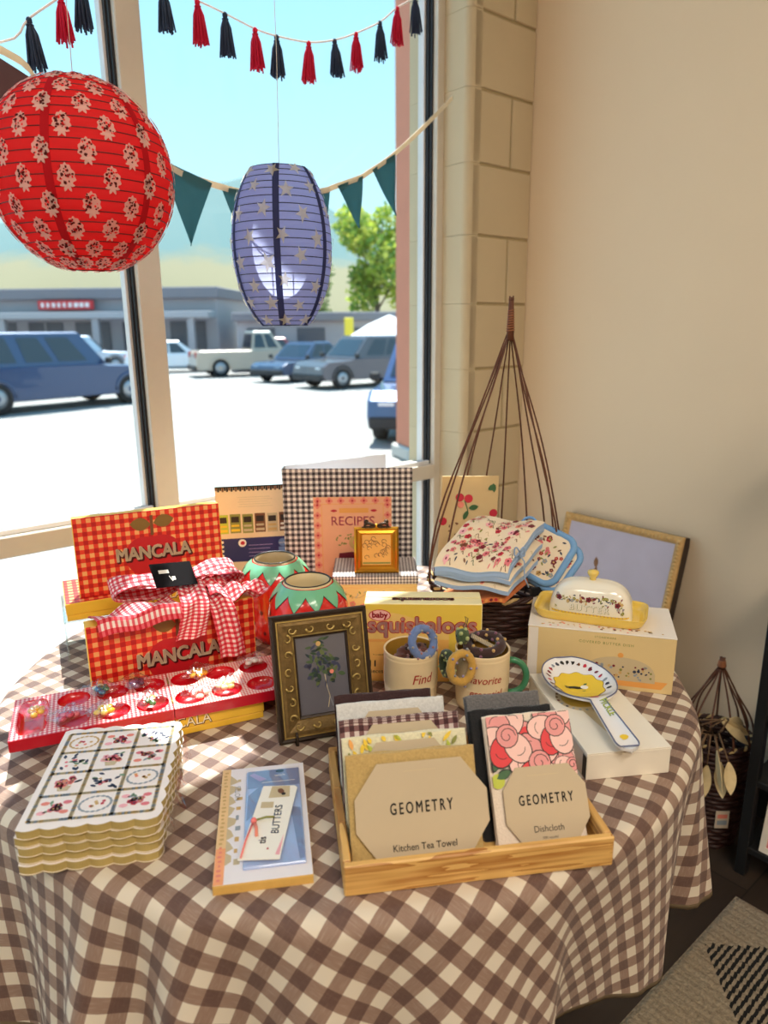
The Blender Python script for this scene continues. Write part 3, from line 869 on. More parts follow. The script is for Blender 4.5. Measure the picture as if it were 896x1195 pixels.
# small bags of glass playing pieces lying in the pits
film = clear('clear_bag_film', (255, 255, 255), .05, .16, .4)
bags = [(-.537, .982, [(238, 170, 40), (250, 200, 80)], 'yellow', 'in the large end pit of the board'), (-.481, .968, [(206, 60, 92), (232, 110, 130)], 'pink', 'beside the end pit'),
        (-.463, 1.050, [(70, 120, 90), (210, 215, 190), (60, 110, 150)], 'green blue', 'at the back of the left half'), (-.413, 1.072, [(110, 50, 90), (80, 70, 60), (150, 100, 140)], 'dark purple', 'near the hinge at the back'),
        (-.432, .985, [(236, 190, 40), (240, 214, 110)], 'golden', 'in the front row, left half'), (-.372, 1.012, [(170, 60, 50), (90, 130, 70), (220, 190, 120)], 'red and green', 'by the hinge in front'),
        (-.318, 1.105, [(244, 170, 30), (250, 190, 70)], 'orange', 'at the back just right of the hinge'), (-.262, 1.062, [(252, 232, 150), (255, 245, 200)], 'pale lemon', 'in the middle of the right board half'),
        (-.232, 1.148, [(255, 246, 240), (250, 210, 210)], 'white', 'at the back of the right board half'), (-.300, 1.035, [(250, 225, 205), (235, 120, 110)], 'peach', 'in front, right of the hinge')]
for i, (x, y, cols, cn, where) in enumerate(bags):
    q = random.Random(20 + i)
    t = thing('piece_bag', '%s glass pieces in a clear bag %s' % (cn, where), 'bag', (x, y, BZ + .0185), q.uniform(0, 6), 'bags of playing pieces on the game board')
    b = B(); ms = [M('piece_glass_%d_%d_%d' % c, c, .12, var=.08, coat=.6) for c in cols]
    for k in range(7):
        a = k * 2.4; r = .0042 * sqrt(k)
        b.sphere((r * 1.25 * cos(a), r * sin(a), .0040 + .0032 * (k < 3)), .0066, ms[k % len(ms)], 10, (1, .85, .6))
    b.build('glass_pieces', t)
    b = B()
    def bagf(u, v, sg):
        x = (u - .5) * .052; y = (v - .5) * .040
        e = min(1, min(u, 1 - u, v, 1 - v) * 5)
        wv = .0022 * sin(u * 19 + i) * sin(v * 15 + 2 * i) + .0012 * sin(u * 40 + v * 31)
        return (x * (1 + .10 * sin(v * 9 + i)), y * (1 + .1 * sin(u * 8 + i)), .0062 + sg * (.0075 * sqrt(e)) * (1 if sg > 0 else .55) + wv * (.3 + e) * (1 if sg > 0 else .1))
    b.grid(lambda u, v: bagf(u, v, 1), 14, 12, film); b.grid(lambda u, v: bagf(1 - u, v, -1), 14, 12, film)
    b.build('bag_film', t)

# ---- gingham bow with black card
BW = gingham('bow_gingham', (250, 232, 228), (232, 100, 112), (206, 24, 48), .0088, .8, weave=.4)
t = thing('gingham_bow', 'red and white gingham fabric bow with black card lying over the game boxes', 'bow', (-.372, 1.222, TZ + .158), R_(27))
def loop(b, sg, L, wd, z0, puff, dy):
    def f(u, v):
        a = u * 2 * pi; x = sg * (L * .5 - L * .5 * cos(a)) ; e = sin(a / 2) ** .7
        y = (v - .5) * wd * (.30 + .70 * e) + dy * x
        z = z0 + puff * sin(a) * .5 * (.4 + e) + .004 * sin(v * 16 + x * 60) * e + .004 * sin(v * 7 + 2)
        return (x, y, z)
    b.grid(f, 30, 10, BW, lambda u, v: (u * L * 2, v * wd))
b = B(); loop(b, -1, .118, .092, .016, .022, -.16); b.build('bow_loop', t)
b = B(); loop(b, 1, .112, .096, .018, .026, .16); b.build('bow_loop', t)
b = B(); b.slab(lambda u, v: Vector((-.150 + .135 * u - .012 * v, -.094 + (.078 - .02 * (1 - u)) * v, -.004 + .010 * (1 - v) * (v > .12) + .006 * sin(u * 10 + v * 3) * (.4 + v) + .010 * u - .016 * max(0, .12 - v) / .12)), 20, 14, (0, 0, -.0012), BW, uvf=lambda u, v: (u * .135, v * .078)); b.build('bow_wing', t)
b = B(); b.slab(lambda u, v: Vector((.035 + .110 * u, -.080 + (.085 - .03 * u) * v, .002 + .014 * (1 - u) + .008 * sin(u * 13 + v * 4) + .006 * sin(v * 9 - u * 5))), 20, 14, (0, 0, -.0012), BW, uvf=lambda u, v: (u * .11, v * .085)); b.build('bow_wing', t)
b = B(); b.sphere((.0, 0, .022), .016, BW, 16, (1, 1.2, .9)); b.build('bow_knot', t)
def tail(b, path, wd):
    P = [Vector(p) for p in path]; N = len(P) - 1
    def f(u, v):
        s = v * N; i = min(int(s), N - 1); k = s - i
        p = P[i].lerp(P[i + 1], k)
        return p + Vector(((u - .5) * wd * (1 + .15 * v), -.002 + .004 * sin(u * 9 + v * 6), .003 * sin(u * 7 + v * 9) * (1 if v < .4 else 0)))
    b.slab(f, 8, N * 4, (0, -.0012, -.0004), BW, uvf=lambda u, v: (u * wd, v * .16))
b = B(); tail(b, [(.012, -.014, .030), (.010, -.040, .022), (.010, -.075, .008), (.006, -.0865, -.010), (.000, -.090, -.032), (-.006, -.091, -.052)], .046); b.build('bow_tail', t)
b = B(); tail(b, [(.030, -.010, .026), (.042, -.045, .016), (.050, -.076, .006), (.054, -.090, -.012), (.058, -.096, -.042), (.062, -.097, -.072), (.064, -.097, -.098)], .040); b.build('bow_tail', t)
b = B(); bk = M('black_card', (24, 22, 25), .9, var=.1, spec=.1); wc = M('white_print', (235, 230, 222), .5, var=0)
X = X_((-.018, -.030, .046), rx=R_(34), ry=R_(6), rz=R_(8)); F = Fx(X, top_map(.0012))
b.box((-.034, -.026, 0), (.040, .028, .0012), bk, .0004, X)
b.rect(-.022, .004, -.004, .012, wc, F, .0003); b.rect(-.002, -.012, .004, -.004, wc, F, .0003); b.stroke([(-.006, -.002), (-.002, -.014)], .0014, wc, F, .0003)
b.build('black_card', t, label='black card with small white print')

# ---------------------------------------------------------------- journals with scalloped covers
def scallop(wd, d, n1, n2, a=.0042):
    """outline: straight spine on the left, scallops front, right and back"""
    P = [(0, d), (0, 0)]
    def run(p, q, n, nx, ny):
        for i in range(n):
            for k in range(1, 9):
                t = (i + k / 8) / n; bump = a * sin(pi * k / 8)
                P.append((p[0] + (q[0] - p[0]) * t + nx * bump, p[1] + (q[1] - p[1]) * t + ny * bump))
    run((0, 0), (wd, 0), n1, 0, -1); run((wd, 0), (wd, d), n2, 1, 0); run((wd, d), (0, d), n1, 0, 1)
    P.pop()
    return P
JP = M('journal_page_edge', (184, 162, 100), .8, var=.12, ns=90); JC = M('journal_cover', (246, 236, 232), .45, var=.03); JD = M('journal_cover_edge', (204, 186, 134), .6)
ink = {k: M('ink_' + k, c, .5, var=0) for k, c in dict(gold=(206, 170, 108), rose=(226, 120, 130), coral=(236, 138, 120), navy=(52, 58, 84), green=(120, 150, 120), red=(196, 40, 62), grey=(150, 160, 172), tan=(204, 186, 150), brown=(120, 76, 50), blue=(110, 140, 190), pink=(244, 176, 186), orange=(240, 170, 90), black=(26, 24, 26), white=(246, 242, 236), olive=(140, 142, 70), dgreen=(58, 100, 62), lime=(190, 200, 70), yellow=(240, 204, 60), lilac=(180, 160, 210), maroon=(120, 30, 48)).items()}
def motif(b, x, y, r, kind, F, h, q):
    ri = lambda *k: ink[q.choice(k)]
    if kind == 'wreath':
        c = ri('gold', 'grey', 'orange')
        for k in range(18):
            a = 2 * pi * k / 18; b.leaf(x + cos(a) * r * .9, y + sin(a) * r * .72, r * .32, a + 1.9, r * .08, c, F, h)
        for k in range(6): b.disc(x + q.uniform(-.45, .45) * r, y + q.uniform(-.3, .3) * r, r * .11, ri('coral', 'red', 'gold', 'orange'), F, h, 7)
    elif kind == 'sprig':
        for k in range(15):
            b.leaf(x + q.uniform(-.8, .8) * r, y + q.uniform(-.65, .65) * r, r * .42, q.uniform(0, 6.3), r * .1, ri('navy', 'navy', 'green'), F, h)
        for k in range(5): b.disc(x + q.uniform(-.6, .6) * r, y + q.uniform(-.5, .5) * r, r * .1, ri('rose', 'gold'), F, h + .0001, 7)
    elif kind == 'basket':
        b.blot([(x - r * .4, y - r * .25), (x - r * .28, y - r * .7), (x + r * .28, y - r * .7), (x + r * .4, y - r * .25)], ri('gold', 'tan'), F, h)
        for k in range(9): b.flower(x + q.uniform(-.6, .6) * r, y + q.uniform(-.2, .6) * r, r * .22, ri('rose', 'coral', 'pink'), ri('red', 'gold'), F, h + .0001)
        for k in range(6): b.leaf(x + q.uniform(-.7, .7) * r, y + q.uniform(-.3, .6) * r, r * .4, q.uniform(0, 6.3), r * .09, ri('navy', 'green'), F, h)
    else:
        for k in range(4):
            a = pi / 4 + pi / 2 * k; b.disc(x + cos(a) * r * .85, y + sin(a) * r * .6, r * .17, ri('rose', 'coral', 'pink'), F, h, 8, 1.5)
        for k in range(7): b.flower(x + q.uniform(-.35, .35) * r, y + q.uniform(-.3, .3) * r, r * .2, ri('red', 'rose', 'grey'), ri('gold', 'navy'), F, h + .0001)
        for k in range(6): b.leaf(x + q.uniform(-.4, .4) * r, y + q.uniform(-.35, .35) * r, r * .36, q.uniform(0, 6.3), r * .09, ri('green', 'grey'), F, h)
JW, JDp, JT = .160, .212, .0118
jl = ['topmost scalloped journal of the pile, floral patchwork cover fully in view', 'second scalloped journal from the top of the pile', 'middle scalloped journal of the pile in a clear sleeve', 'fourth scalloped journal down, just above the lowest one', 'lowest scalloped journal of the pile, resting on the checked cloth']
for i in range(5):
    lv = 4 - i; z = TZ + .0006 + lv * (JT + .0006); q = random.Random(50 + i)
    ox, oy = ((.0, .0) if i == 0 else (-.002 + q.uniform(-.003, .003), .003 + q.uniform(-.002, .002)))
    t = thing('scalloped_journal', jl[i], 'journal', (-.434 + ox + lv * .001, .706 + oy, z), R_(8.4 + (0 if i == 0 else q.uniform(-2, 2))), 'pile of scalloped journals')
    P = scallop(JW, JDp, 6, 8)
    b = B(); b.prism(P, JT - .0009, JT, JC, mside=JD); F = top_map(JT)
    if i == 0:
        x0, y0, x1, y1 = .010, .012, JW - .008, JDp - .010
        nw, nh = (x1 - x0) / 3, (y1 - y0) / 4
        def lace(p, q_, c):
            L = sqrt((q_[0] - p[0]) ** 2 + (q_[1] - p[1]) ** 2); n = int(L / .0035)
            for k in range(n):
                tt = (k + .5) / n; cc = ink[rnd.choice(('tan', 'grey', 'gold', 'tan'))]
                b.disc(p[0] + (q_[0] - p[0]) * tt, p[1] + (q_[1] - p[1]) * tt, .0031, cc, F, .0003, 6)
        for k in range(4): lace((x0 + nw * k, y0), (x0 + nw * k, y1), 0)
        for k in range(5): lace((x0, y0 + nh * k), (x1, y0 + nh * k), 0)
        kinds = ['posy', 'wreath', 'posy', 'basket', 'sprig', 'wreath', 'sprig', 'basket', 'posy', 'wreath', 'posy', 'sprig']
        for k in range(12):
            motif(b, x0 + nw * (k % 3 + .5), y0 + nh * (k // 3 + .5), .0215, kinds[k], F, .0004, random.Random(70 + k))
    b.build('front_cover', t)
    b = B(); b.prism(scallop(JW - .0012, JDp - .0016, 6, 8, .0040), .001, JT - .001, JP, X=X_((.0004, .0008, 0))); b.build('page_block', t)
    b = B(); b.prism(P, 0, .0009, JC, mside=JD); b.build('back_cover', t)
    if i in (1, 3, 4):
        b = B()    # sleeve film sticking out on the right and round the front left corner
        def sl(u, v):
            y = -.004 + (JDp + .006) * u; x = JW + .005 + .014 * v * (.5 + .5 * sin(u * 9 + i)) + .002 * sin(u * 23 + i)
            zz = JT * (1 - v) + .001 * v + .0022 * sin(u * 31 + v * 6 + i) * v
            return (x, y, max(zz, .0008 - lv * .0 if lv == 0 else zz))
        b.grid(sl, 30, 5, film)
        b.build('clear_sleeve', t)

# ---------------------------------------------------------------- notepad with wrapped stationery set
NX, NY, NR = -.197, .672, R_(9.2)
t = thing('notepad', 'cream notepad with orange edges under the blue wrapped set', 'notepad', (NX, NY, TZ + .0005), NR)
NE = M('notepad_edge', (222, 178, 96), .7, var=.08, ns=120); NC = M('notepad_cover', (238, 234, 240), .45, var=.02)
b = B(); b.box((0, 0, .0012), (.114, .222, .0112), NE, .0008); b.build('page_block', t)
b = B(); b.box((0, 0, .0113), (.114, .222, .0126), {'+z': NC, '*': NE}, .0004); F = top_map(.0126); q = random.Random(9)
b.rect(0.0006, .0006, .012, .060, M('peach_print', (250, 168, 118), .5), F, .0002); b.rect(.0006, .060, .012, .2214, M('sand_print', (236, 200, 146), .5), F, .0002)
for k in range(28): b.rect(.004 + q.uniform(-.001, .001), .006 + k * .0076, .008 + q.uniform(-.001, .001), .0095 + k * .0076, ink['coral'] if k < 8 else ink['gold'], F, .0004)
for k in range(8): b.blot([(.012, .03 + .022 * k), (.012 + q.uniform(.004, .012), .036 + .022 * k), (.012 + q.uniform(.004, .012), .046 + .022 * k), (.012, .052 + .022 * k)], ink['tan'], F, .0003)
for k in range(9): b.rect(.022, .03 + .02 * k, .022 + q.uniform(.003, .009), .034 + .02 * k + q.uniform(0, .006), ink[q.choice(('tan', 'grey', 'gold'))], F, .0004)
b.text('NOTES', .026, .165, .010, ink['grey'], F, .0004, rot=pi / 2)
b.build('front_cover', t)
b = B(); b.box((0, 0, 0), (.114, .222, .0012), NE, .0003); b.build('back_board', t)
t = thing('stationery_set', 'blue stationery set in shiny clear wrap on the cream notepad', 'stationery', (NX, NY, TZ + .0134), NR)
bl = M('periwinkle_paper', (172, 192, 240), .35, var=.08, ns=25, coat=.5); bl2 = M('slate_blue_paper', (130, 142, 184), .35, var=.05, coat=.4)
b = B(); b.box((.034, .018, 0), (.107, .205, .004), bl, .001); F = top_map(.004)
b.rect(.036, .166, .106, .2045, bl2, F, .0003); b.disc(.080, .200, .004, ink['black'], F, .0005, 8, 1.5); b.text('wish', .080, .188, .008, ink['white'], F, .0005); b.rect(.055, .176, .100, .177, ink['white'], F, .0005)
b.blot([(.038, .196), (.044, .2), (.062, .184), (.052, .180)], ink['lilac'], F, .0005)
b.blot([(.092, .120), (.105, .116), (.106, .024), (.100, .022)], bl2, F, .0004); b.blot([(.037, .150), (.055, .172), (.052, .12), (.036, .10)], bl2, F, .0004)
b.build('envelope_pack', t)
b = B()
b.grid(lambda u, v: (.0335 + .074 * u, .0175 + .188 * v, .0046 + .0014 * sin(u * 8 + v * 5) ** 2 + .0012 * max(0, sin(v * 21 + u * 6)) * (u > .02)), 18, 30, film); b.build('clear_wrap', t)
t = thing('gift_tag', 'cream lettered card tied with a pink bow on the blue stationery set', 'card', (NX, NY, TZ + .0210), NR)
Xt = X_((.064, .085, .0), rz=R_(-7)); F = Fx(Xt, top_map(.0012))
cm = M('cream_card', (246, 242, 232), .5, var=.03)
b = B(); b.prism([(-.029, -.062), (.020, -.062), (.030, .072), (.026, .076), (-.016, .076)], 0, .0012, cm, X=Xt)
b.blot([(-.004, .075), (.020, .075), (.0215, .052), (-.006, .050)], ink['tan'], F, .0002); b.disc(.009, .064, .006, ink['brown'], F, .0004, 9, .7, .5); b.disc(.013, .058, .003, ink['black'], F, .0005, 7)
b.text('BUTTERS', .014, .008, .0135, ink['blue'], F, .0003, rot=pi / 2, bold=.01); b.text('tis', .000, -.030, .013, ink['lilac'], F, .0003, rot=pi / 2, bold=.02)
b.disc(.004, -.045, .0016, ink['red'], F, .0004, 7); b.rect(-.014, .030, .002, .042, ink['tan'], F, .0003); b.blot([(.014, -.055), (.021, -.02), (.019, -.056)], ink['pink'], F, .0003)
b.build('card', t)
b = B(); pk = M('pink_ribbon', (244, 130, 130), .6)
b.sphere((-.019, .004, .003), .004, pk, 10, X=Xt)
b.tube([Xt @ Vector(p) for p in [(-.019, .004, .003), (-.014, -.01, .004), (-.012, -.024, .0028)]], .0022, ink['coral'], 6, flat=.4)
b.tube([Xt @ Vector(p) for p in [(-.019, .004, .003), (-.004, .009, .004), (.006, .010, .003)]], .0013, ink['olive'], 6)
b.tube([Xt @ Vector(p) for p in [(-.019, .004, .003), (-.024, -.03, .002), (-.0255, -.06, .0026)]], .0012, pk, 6)
b.build('ribbon_bow', t)
# ---------------------------------------------------------------- strawberry jars
SR = M('glazed_red', (222, 34, 34), .18, var=.10, ns=14, coat=.6); SG = M('glazed_leaf', (120, 196, 156), .25, var=.12, ns=25, coat=.4)
SI = M('jar_inside', (226, 204, 160), .5, var=.05); SK = M('painted_outline', (28, 34, 30), .4, var=0); SD = M('painted_seed', (120, 10, 20), .3, var=0)
def strawberry(loc, rz, label, r, h, inside):
    t = thing('strawberry_jar', label, 'jar', loc, rz)
    prof = [(r * .42, 0), (r * .62, .003), (r * .80, h * .14), (r * .95, h * .36), (r, h * .56), (r * .985, h * .70), (r * .93, h * .82), (r * .83, h * .90), (r * .72, h * .955), (r * .62, h * .99), (r * .57, h)]
    b = B(); b.lathe([(.001, .0)] + prof, SR, 48)
    # seeds
    def surf(a, f, out=.0006):
        for (r0, z0), (r1, z1) in zip(prof, prof[1:]):
            if z0 <= f * h <= z1:
                k = (f * h - z0) / (z1 - z0 + 1e-9); rr = r0 + (r1 - r0) * k + out
                return Vector((rr * cos(a), rr * sin(a), f * h))
        return Vector((r * cos(a), r * sin(a), f * h))
    for j, f in enumerate((.2, .34, .48, .62, .73)):
        for k in range(11):
            a = 2 * pi * (k + .5 * (j % 2)) / 11
            P = [surf(a + .045 * cos(g) , f + .030 * sin(g), .0006) for g in [2 * pi * i / 8 for i in range(8)]]
            b.add(P, [list(range(8))], SD)
    b.build('jar_body', t)
    # leaf collar with pointed tips, black outline under it
    for (m, ex, out, nm) in ((SK, .012, .0010, 'collar_outline'), (SG, 0, .0017, 'leaf_collar')):
        b = B(); nl = 11
        def f(u, v):
            a = 2 * pi * u; ph = abs(((u * nl) % 1) - .5) * 2
            lo = .70 + .14 * (1 - ph) ** .8 - ex if ph < 1 else .84 - ex
            lo = .945 - .135 * (1 - ph) - ex * .9
            fz = .995 - (.995 - lo) * v
            return surf(a, fz, out + .0012 * (1 - ph) * (1 - v))
        b.grid(f, nl * 12, 6, m, closeu=True); b.build(nm, t)
    b = B(); b.lathe([(r * .60, h * .985), (r * .565, h + .003), (r * .52, h + .001), (r * .50, h * .93), (r * .60, h * .6), (r * .5, h * .2), (.001, h * .12)], inside, 40); b.build('jar_inside', t)
    b = B(); b.tube([(r * .548 * cos(2 * pi * k / 40), r * .548 * sin(2 * pi * k / 40), h + .0028) for k in range(40)], .0016, SK, 6, closed=True); b.build('rim_line', t)
strawberry((-.139, 1.215, TZ + .0005), R_(10), 'red strawberry jar with pale inside standing behind the ornate picture frame', .0745, .180, SI)
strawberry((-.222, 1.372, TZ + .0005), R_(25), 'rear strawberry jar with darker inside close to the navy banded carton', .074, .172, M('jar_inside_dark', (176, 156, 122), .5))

# ---------------------------------------------------------------- carton with navy band
t = thing('snack_carton', 'cream carton with a navy band and five pouch pictures left of the checked binder', 'carton', (-.390, 1.60, TZ + .0005), R_(10.0))
cb = M('carton_cream', (240, 214, 176), .5, var=.04); nv = M('navy_print', (44, 50, 104), .45, var=.08); ch = M('checker_dark', (40, 30, 28), .5)
cw, chh, cd = .172, .272, .05
b = B(); b.box((0, 0, 0), (cw, cd, chh), {'+z': M('carton_top_blue', (186, 214, 222), .5), '*': cb}, .001); F = front_map(0)
b.rect(.001, .088, cw - .001, .146, nv, F, .0003)
for k in range(34): b.rect(.001 + k * .005, chh - .010 - .003 * (k % 2), .0055 + k * .005, chh - .001, ch if k % 3 else ink['brown'], F, .0003)
b.rect(.001, chh - .003, cw - .001, chh - .0003, ch, F, .0006)
pc = [('lime', 'yellow'), ('olive', 'yellow'), ('olive', 'tan'), ('brown', 'tan'), ('tan', 'gold'), ('brown', 'white')]
for k in range(6):
    x = .002 + k * .0285; y = .158 + .001 * (k % 2)
    b.rect(x, y, x + .0245, y + .046, ink[pc[k][0]], F, .0003); b.rect(x + .002, y + .004, x + .022, y + .010, ink[pc[k][1]], F, .0005); b.rect(x + .003, y + .026, x + .021, y + .040, ch, F, .0005)
    for s in range(5): b.disc(x + .005 + .0034 * s, y + .018, .0028, ink[pc[k][1]], F, .0006, 7)
for k in range(5): b.rect(.05 + .004 * (k % 2), .222 + .0055 * k, .13 - .005 * (k % 3), .2228 + .0055 * k, ink['tan'], F, .0003)
b.disc(.056, .134, .0095, ink['white'], F, .0005, 16); b.disc(.056, .134, .005, ink['red'], F, .0007, 7, wob=.3)
for k in range(5): b.disc(.010, .094 + k * .011, .0034, ink['white'], F, .0005, 8)
for k in range(4): b.rect(.07, .100 + .009 * k, .12 + .006 * (k % 2), .1012 + .009 * k, ink['lilac'], F, .0005)
b.disc(.150, .131, .010, ink['blue'], F, .0005, 14); b.text('GOOD', .150, .128, .006, ink['white'], F, .0007); b.rect(.14, .108, .16, .120, ink['blue'], F, .0005)
b.build('carton_body', t)
b = B(); b.box((.002, cd * .5, chh + .0003), (cw - .002, cd - .001, chh + .0013), M('carton_top_blue', (186, 214, 222), .5), .0003); b.build('carton_flap', t)

# ---------------------------------------------------------------- checked recipe binder standing open
BG = gingham('black_gingham', (240, 232, 226), (150, 138, 140), (40, 34, 38), .0128, .55)
t = thing('recipe_binder', 'black and white checked recipe binder standing open by the window', 'binder', (-.223, 1.552, TZ + .0005), R_(.6))
inw = M('binder_lining', (226, 228, 236), .5, var=.02)
bw_, bh = .287, .322
b = B(); b.box((0, 0, 0), (bw_, .003, bh), {'-y': BG, '+y': inw, '*': BG}, .0008); F = front_map(0)
pe = M('peach_label', (242, 178, 140), .5, var=.04)
lx0, lx1, ly0, ly1 = .064, .240, .03, .257
b.rect(lx0, ly0, lx1, ly1, pe, F, .0003); b.frame(lx0 + .018, ly0 + .016, lx1 - .018, ly1 - .016, .0012, ink['orange'], F, .0005)
for k in range(7):
    x = lx0 + .010 + k * .026
    b.flower(x, ly1 - .009, .0085, ink['coral'], ink['red'], F, .0005, 4); b.flower(x, ly0 + .008, .0085, ink['coral'], ink['red'], F, .0005, 4)
for k in range(9):
    y = ly0 + .02 + k * .0235
    b.flower(lx0 + .009, y, .0085, ink['coral'], ink['red'], F, .0005, 4); b.flower(lx1 - .009, y, .0085, ink['coral'], ink['red'], F, .0005, 4)
b.rect(lx0 + .058, ly1 - .037, lx1 - .052, ly1 - .026, ink['orange'], F, .0005)
b.leaf(lx0 + .054, ly1 - .032, .016, pi, .003, ink['red'], F, .0005); b.leaf(lx1 - .048, ly1 - .032, .016, 0, .003, ink['red'], F, .0005)
b.text('RECIPES', (lx0 + lx1) / 2, ly1 - .066, .030, ink['rose'], F, .0005, bold=.012, sx=.94)
b.disc(.160, .150, .017, ink['gold'], F, .0005, 18); b.disc(.160, .150, .008, ink['coral'], F, .0007, 12)
q = random.Random(2)
for k in range(14): b.leaf(.115 + q.uniform(0, .03), .140 + q.uniform(0, .03), .007, q.uniform(0, 6), .0016, ink['olive'], F, .0006)
b.blot([(.115, .075), (.12, .125), (.15, .128), (.185, .12), (.19, .07)], ink['maroon'], F, .0005); b.rect(.105, .055, .205, .09, ink['red'], F, .0006); b.rect(.13, .058, .16, .088, ink['pink'], F, .0007)
b.build('front_cover', t)
b = B(); sp_ = M('binder_spine_check', (236, 228, 222), .5)
b.box((-.0035, 0, 0), (-.0005, .030, bh), BG, .0006); b.build('spine', t)
Xb = X_((-.0005, .033, 0), rz=R_(33)); b = B(); b.box((.0, 0, 0), (bw_ * .96, .003, bh), {'+y': BG, '-y': inw, '*': BG}, .0008, Xb); b.build('back_cover', t)
b = B()
for z in (.07, .16, .25):
    b.tube([(.004 + .017 * cos(a) * .0 + .020 - .020 * cos(a), .018, z + .020 * sin(a)) for a in [2 * pi * k / 20 for k in range(20)]], .0014, M('ring_metal', (190, 190, 195), .25, .9), 6, closed=True)
b.box((.001, .012, .04), (.004, .024, .29), M('ring_metal', (190, 190, 195)), .001)
b.build('ring_mechanism', t)

# ---------------------------------------------------------------- recipe card box and gold frame
t = thing('recipe_box', 'yellow recipe card box with checked lid under the little gold frame', 'box', (-.110, 1.412, TZ + .0005), R_(.5))
LG = gingham('lid_gingham', (240, 232, 226), (176, 164, 160), (92, 82, 84), .0068, .5); RY = M('recipe_box_yellow', (240, 204, 128), .5, var=.05)
rw, rd, rh = .181, .128, .118
b = B(); b.box((.002, .002, 0), (rw - .002, rd - .002, rh - .018), RY, .001); F = front_map(.002); q = random.Random(12)
for k in range(40): b.disc(.006 + .0043 * k, rh - .026 + .001 * sin(k), .0011, ink['orange'], F, .0003, 6)
b.stroke([(.01 + .16 * k / 20, .075 + .006 * sin(k * .9)) for k in range(21)], .0012, ink['gold'], F, .0003)
for k in range(26): b.leaf(.012 + .155 * k / 26, .073 + .006 * sin(k * .9), .008, q.uniform(.6, 2.2), .0018, ink[q.choice(('tan', 'olive', 'gold'))], F, .0004)
for k in range(7): b.flower(.02 + .022 * k, .05 + .006 * (k % 2), .007, ink['coral'], ink['gold'], F, .0004)
b.build('box_base', t)
b = B(); b.box((0, 0, rh - .018), (rw, rd, rh), LG, .001); b.build('box_lid', t)
t = thing('gold_frame', 'tiny square gold frame with a bow on top, standing on the recipe box', 'picture frame', (-.0165, 1.437, TZ + rh + .001), R_(.5))
GO = M('gilt', (214, 156, 52), .28, .85, var=.12, ns=60); GD = M('dark_bow_metal', (62, 44, 28), .4, .5)
Xg = X_((0, 0, 0), rx=R_(-9)); gw = .047; gh = .098
b = B()
def bevel_frame(b, w2, h, wd, m, X, d=.010, y0=0.):
    """mitred picture moulding standing in the XZ plane: outer half width w2, height h"""
    prof = [(0, 0), (0, d * .7), (wd * .22, d), (wd * .45, d * .62), (wd * .75, d * .8), (wd, d * .3), (wd, 0)]
    C0 = [(-w2, 0), (w2, 0), (w2, h), (-w2, h)]; sg = [(1, 1), (-1, 1), (-1, -1), (1, -1)]
    vs = []
    for (i, o) in prof:
        for (x, z), (a, c) in zip(C0, sg): vs.append((x + a * i, y0 - o, z + c * i))
    fs = [[k * 4 + i, k * 4 + (i + 1) % 4, (k + 1) * 4 + (i + 1) % 4, (k + 1) * 4 + i] for k in range(len(prof) - 1) for i in range(4)]
    b.add(vs, fs, m, X=X)
bevel_frame(b, gw, gh, .017, GO, Xg)
b.box((-gw + .001, 0.0, .001), (gw - .001, .004, gh - .001), GO, .001, Xg); b.build('frame_moulding', t)
b = B(); pm2 = M('gilt_pattern_paper', (236, 176, 92), .5, var=.1); b.box((-gw + .016, -.0035, .016), (gw - .016, -.0005, gh - .016), pm2, 0, Xg); F = Fx(Xg, front_map(-.0035)); q = random.Random(6)
for k in range(20):
    x, z = q.uniform(-.026, .026), q.uniform(.022, .076); b.stroke([(x + .006 * cos(g) * (1 - g / 9), z + .006 * sin(g) * (1 - g / 9)) for g in [i * .8 for i in range(7)]], .0011, ink['brown'], F, .0004)
b.rect(-.029, .019, .029, .0225, ink['olive'], F, .0005); b.build('picture', t)
b = B()
for s in (-1, 1):
    b.tube([Xg @ Vector((s * (.002 + .022 * sin(g) ** 1), -.006, gh + .002 + .008 * sin(2 * g) * .7)) for g in [pi * k / 12 for k in range(13)]], .0032, GD, 7)
    b.tube([Xg @ Vector(p) for p in [(s * .004, -.006, gh + .001), (s * .028, -.006, gh - .001), (s * .040, -.006, gh - .005)]], [.003, .0026, .001], GD, 7)
    b.sphere((s * .021, -.002, gh + .010), .0055, GD, 10, X=Xg)
b.sphere((0, -.004, gh + .002), .0055, GO, 10, X=Xg); b.build('bow_ornament', t)
b = B(); b.box((-.012, .004, .0), (.012, .0055, .075), GD, 0, X_((0, .038, 0), rx=R_(16))); b.build('easel_leg', t)

# ---------------------------------------------------------------- toy carton (yellow)
t = thing('toy_carton', 'yellow and orange toy carton with pink bubble lettering behind the mugs', 'box', (-.036, 1.178, TZ + .0005), R_(-2.5))
ty = M('toy_carton_yellow', (240, 206, 84), .45, var=.04); to = M('toy_carton_orange', (246, 188, 100), .45, var=.04); tp = M('toy_carton_pale', (248, 232, 178), .45, var=.02); pkt = M('bubble_pink', (255, 192, 184), .5, var=0); rdt = M('bubble_red', (206, 30, 52), .5, var=0)
tw_, td, th = .208, .058, .151
b = B(); b.box((0, 0, 0), (tw_, td, th), {'-y': ty, '+z': tp, '*': tp}, .0014); F = front_map(0)
b.rect(.001, .001, .150, .083, to, F, .0003); b.blot([(.001, .140), (.001, .083), (.150, .083), (.150, .105), (.06, .132)], M('toy_carton_peach', (248, 204, 120), .45), F, .0003)
b.rect(.001, .078, .110, .0835, ink['orange'], F, .0005)
b.text('squishaloos', .005, .097, .042, rdt, F, .0007, align='LEFT', bold=.055, sx=1.0); b.text('squishaloos', .005, .097, .042, pkt, F, .0010, align='LEFT', bold=.02, sx=1.0)
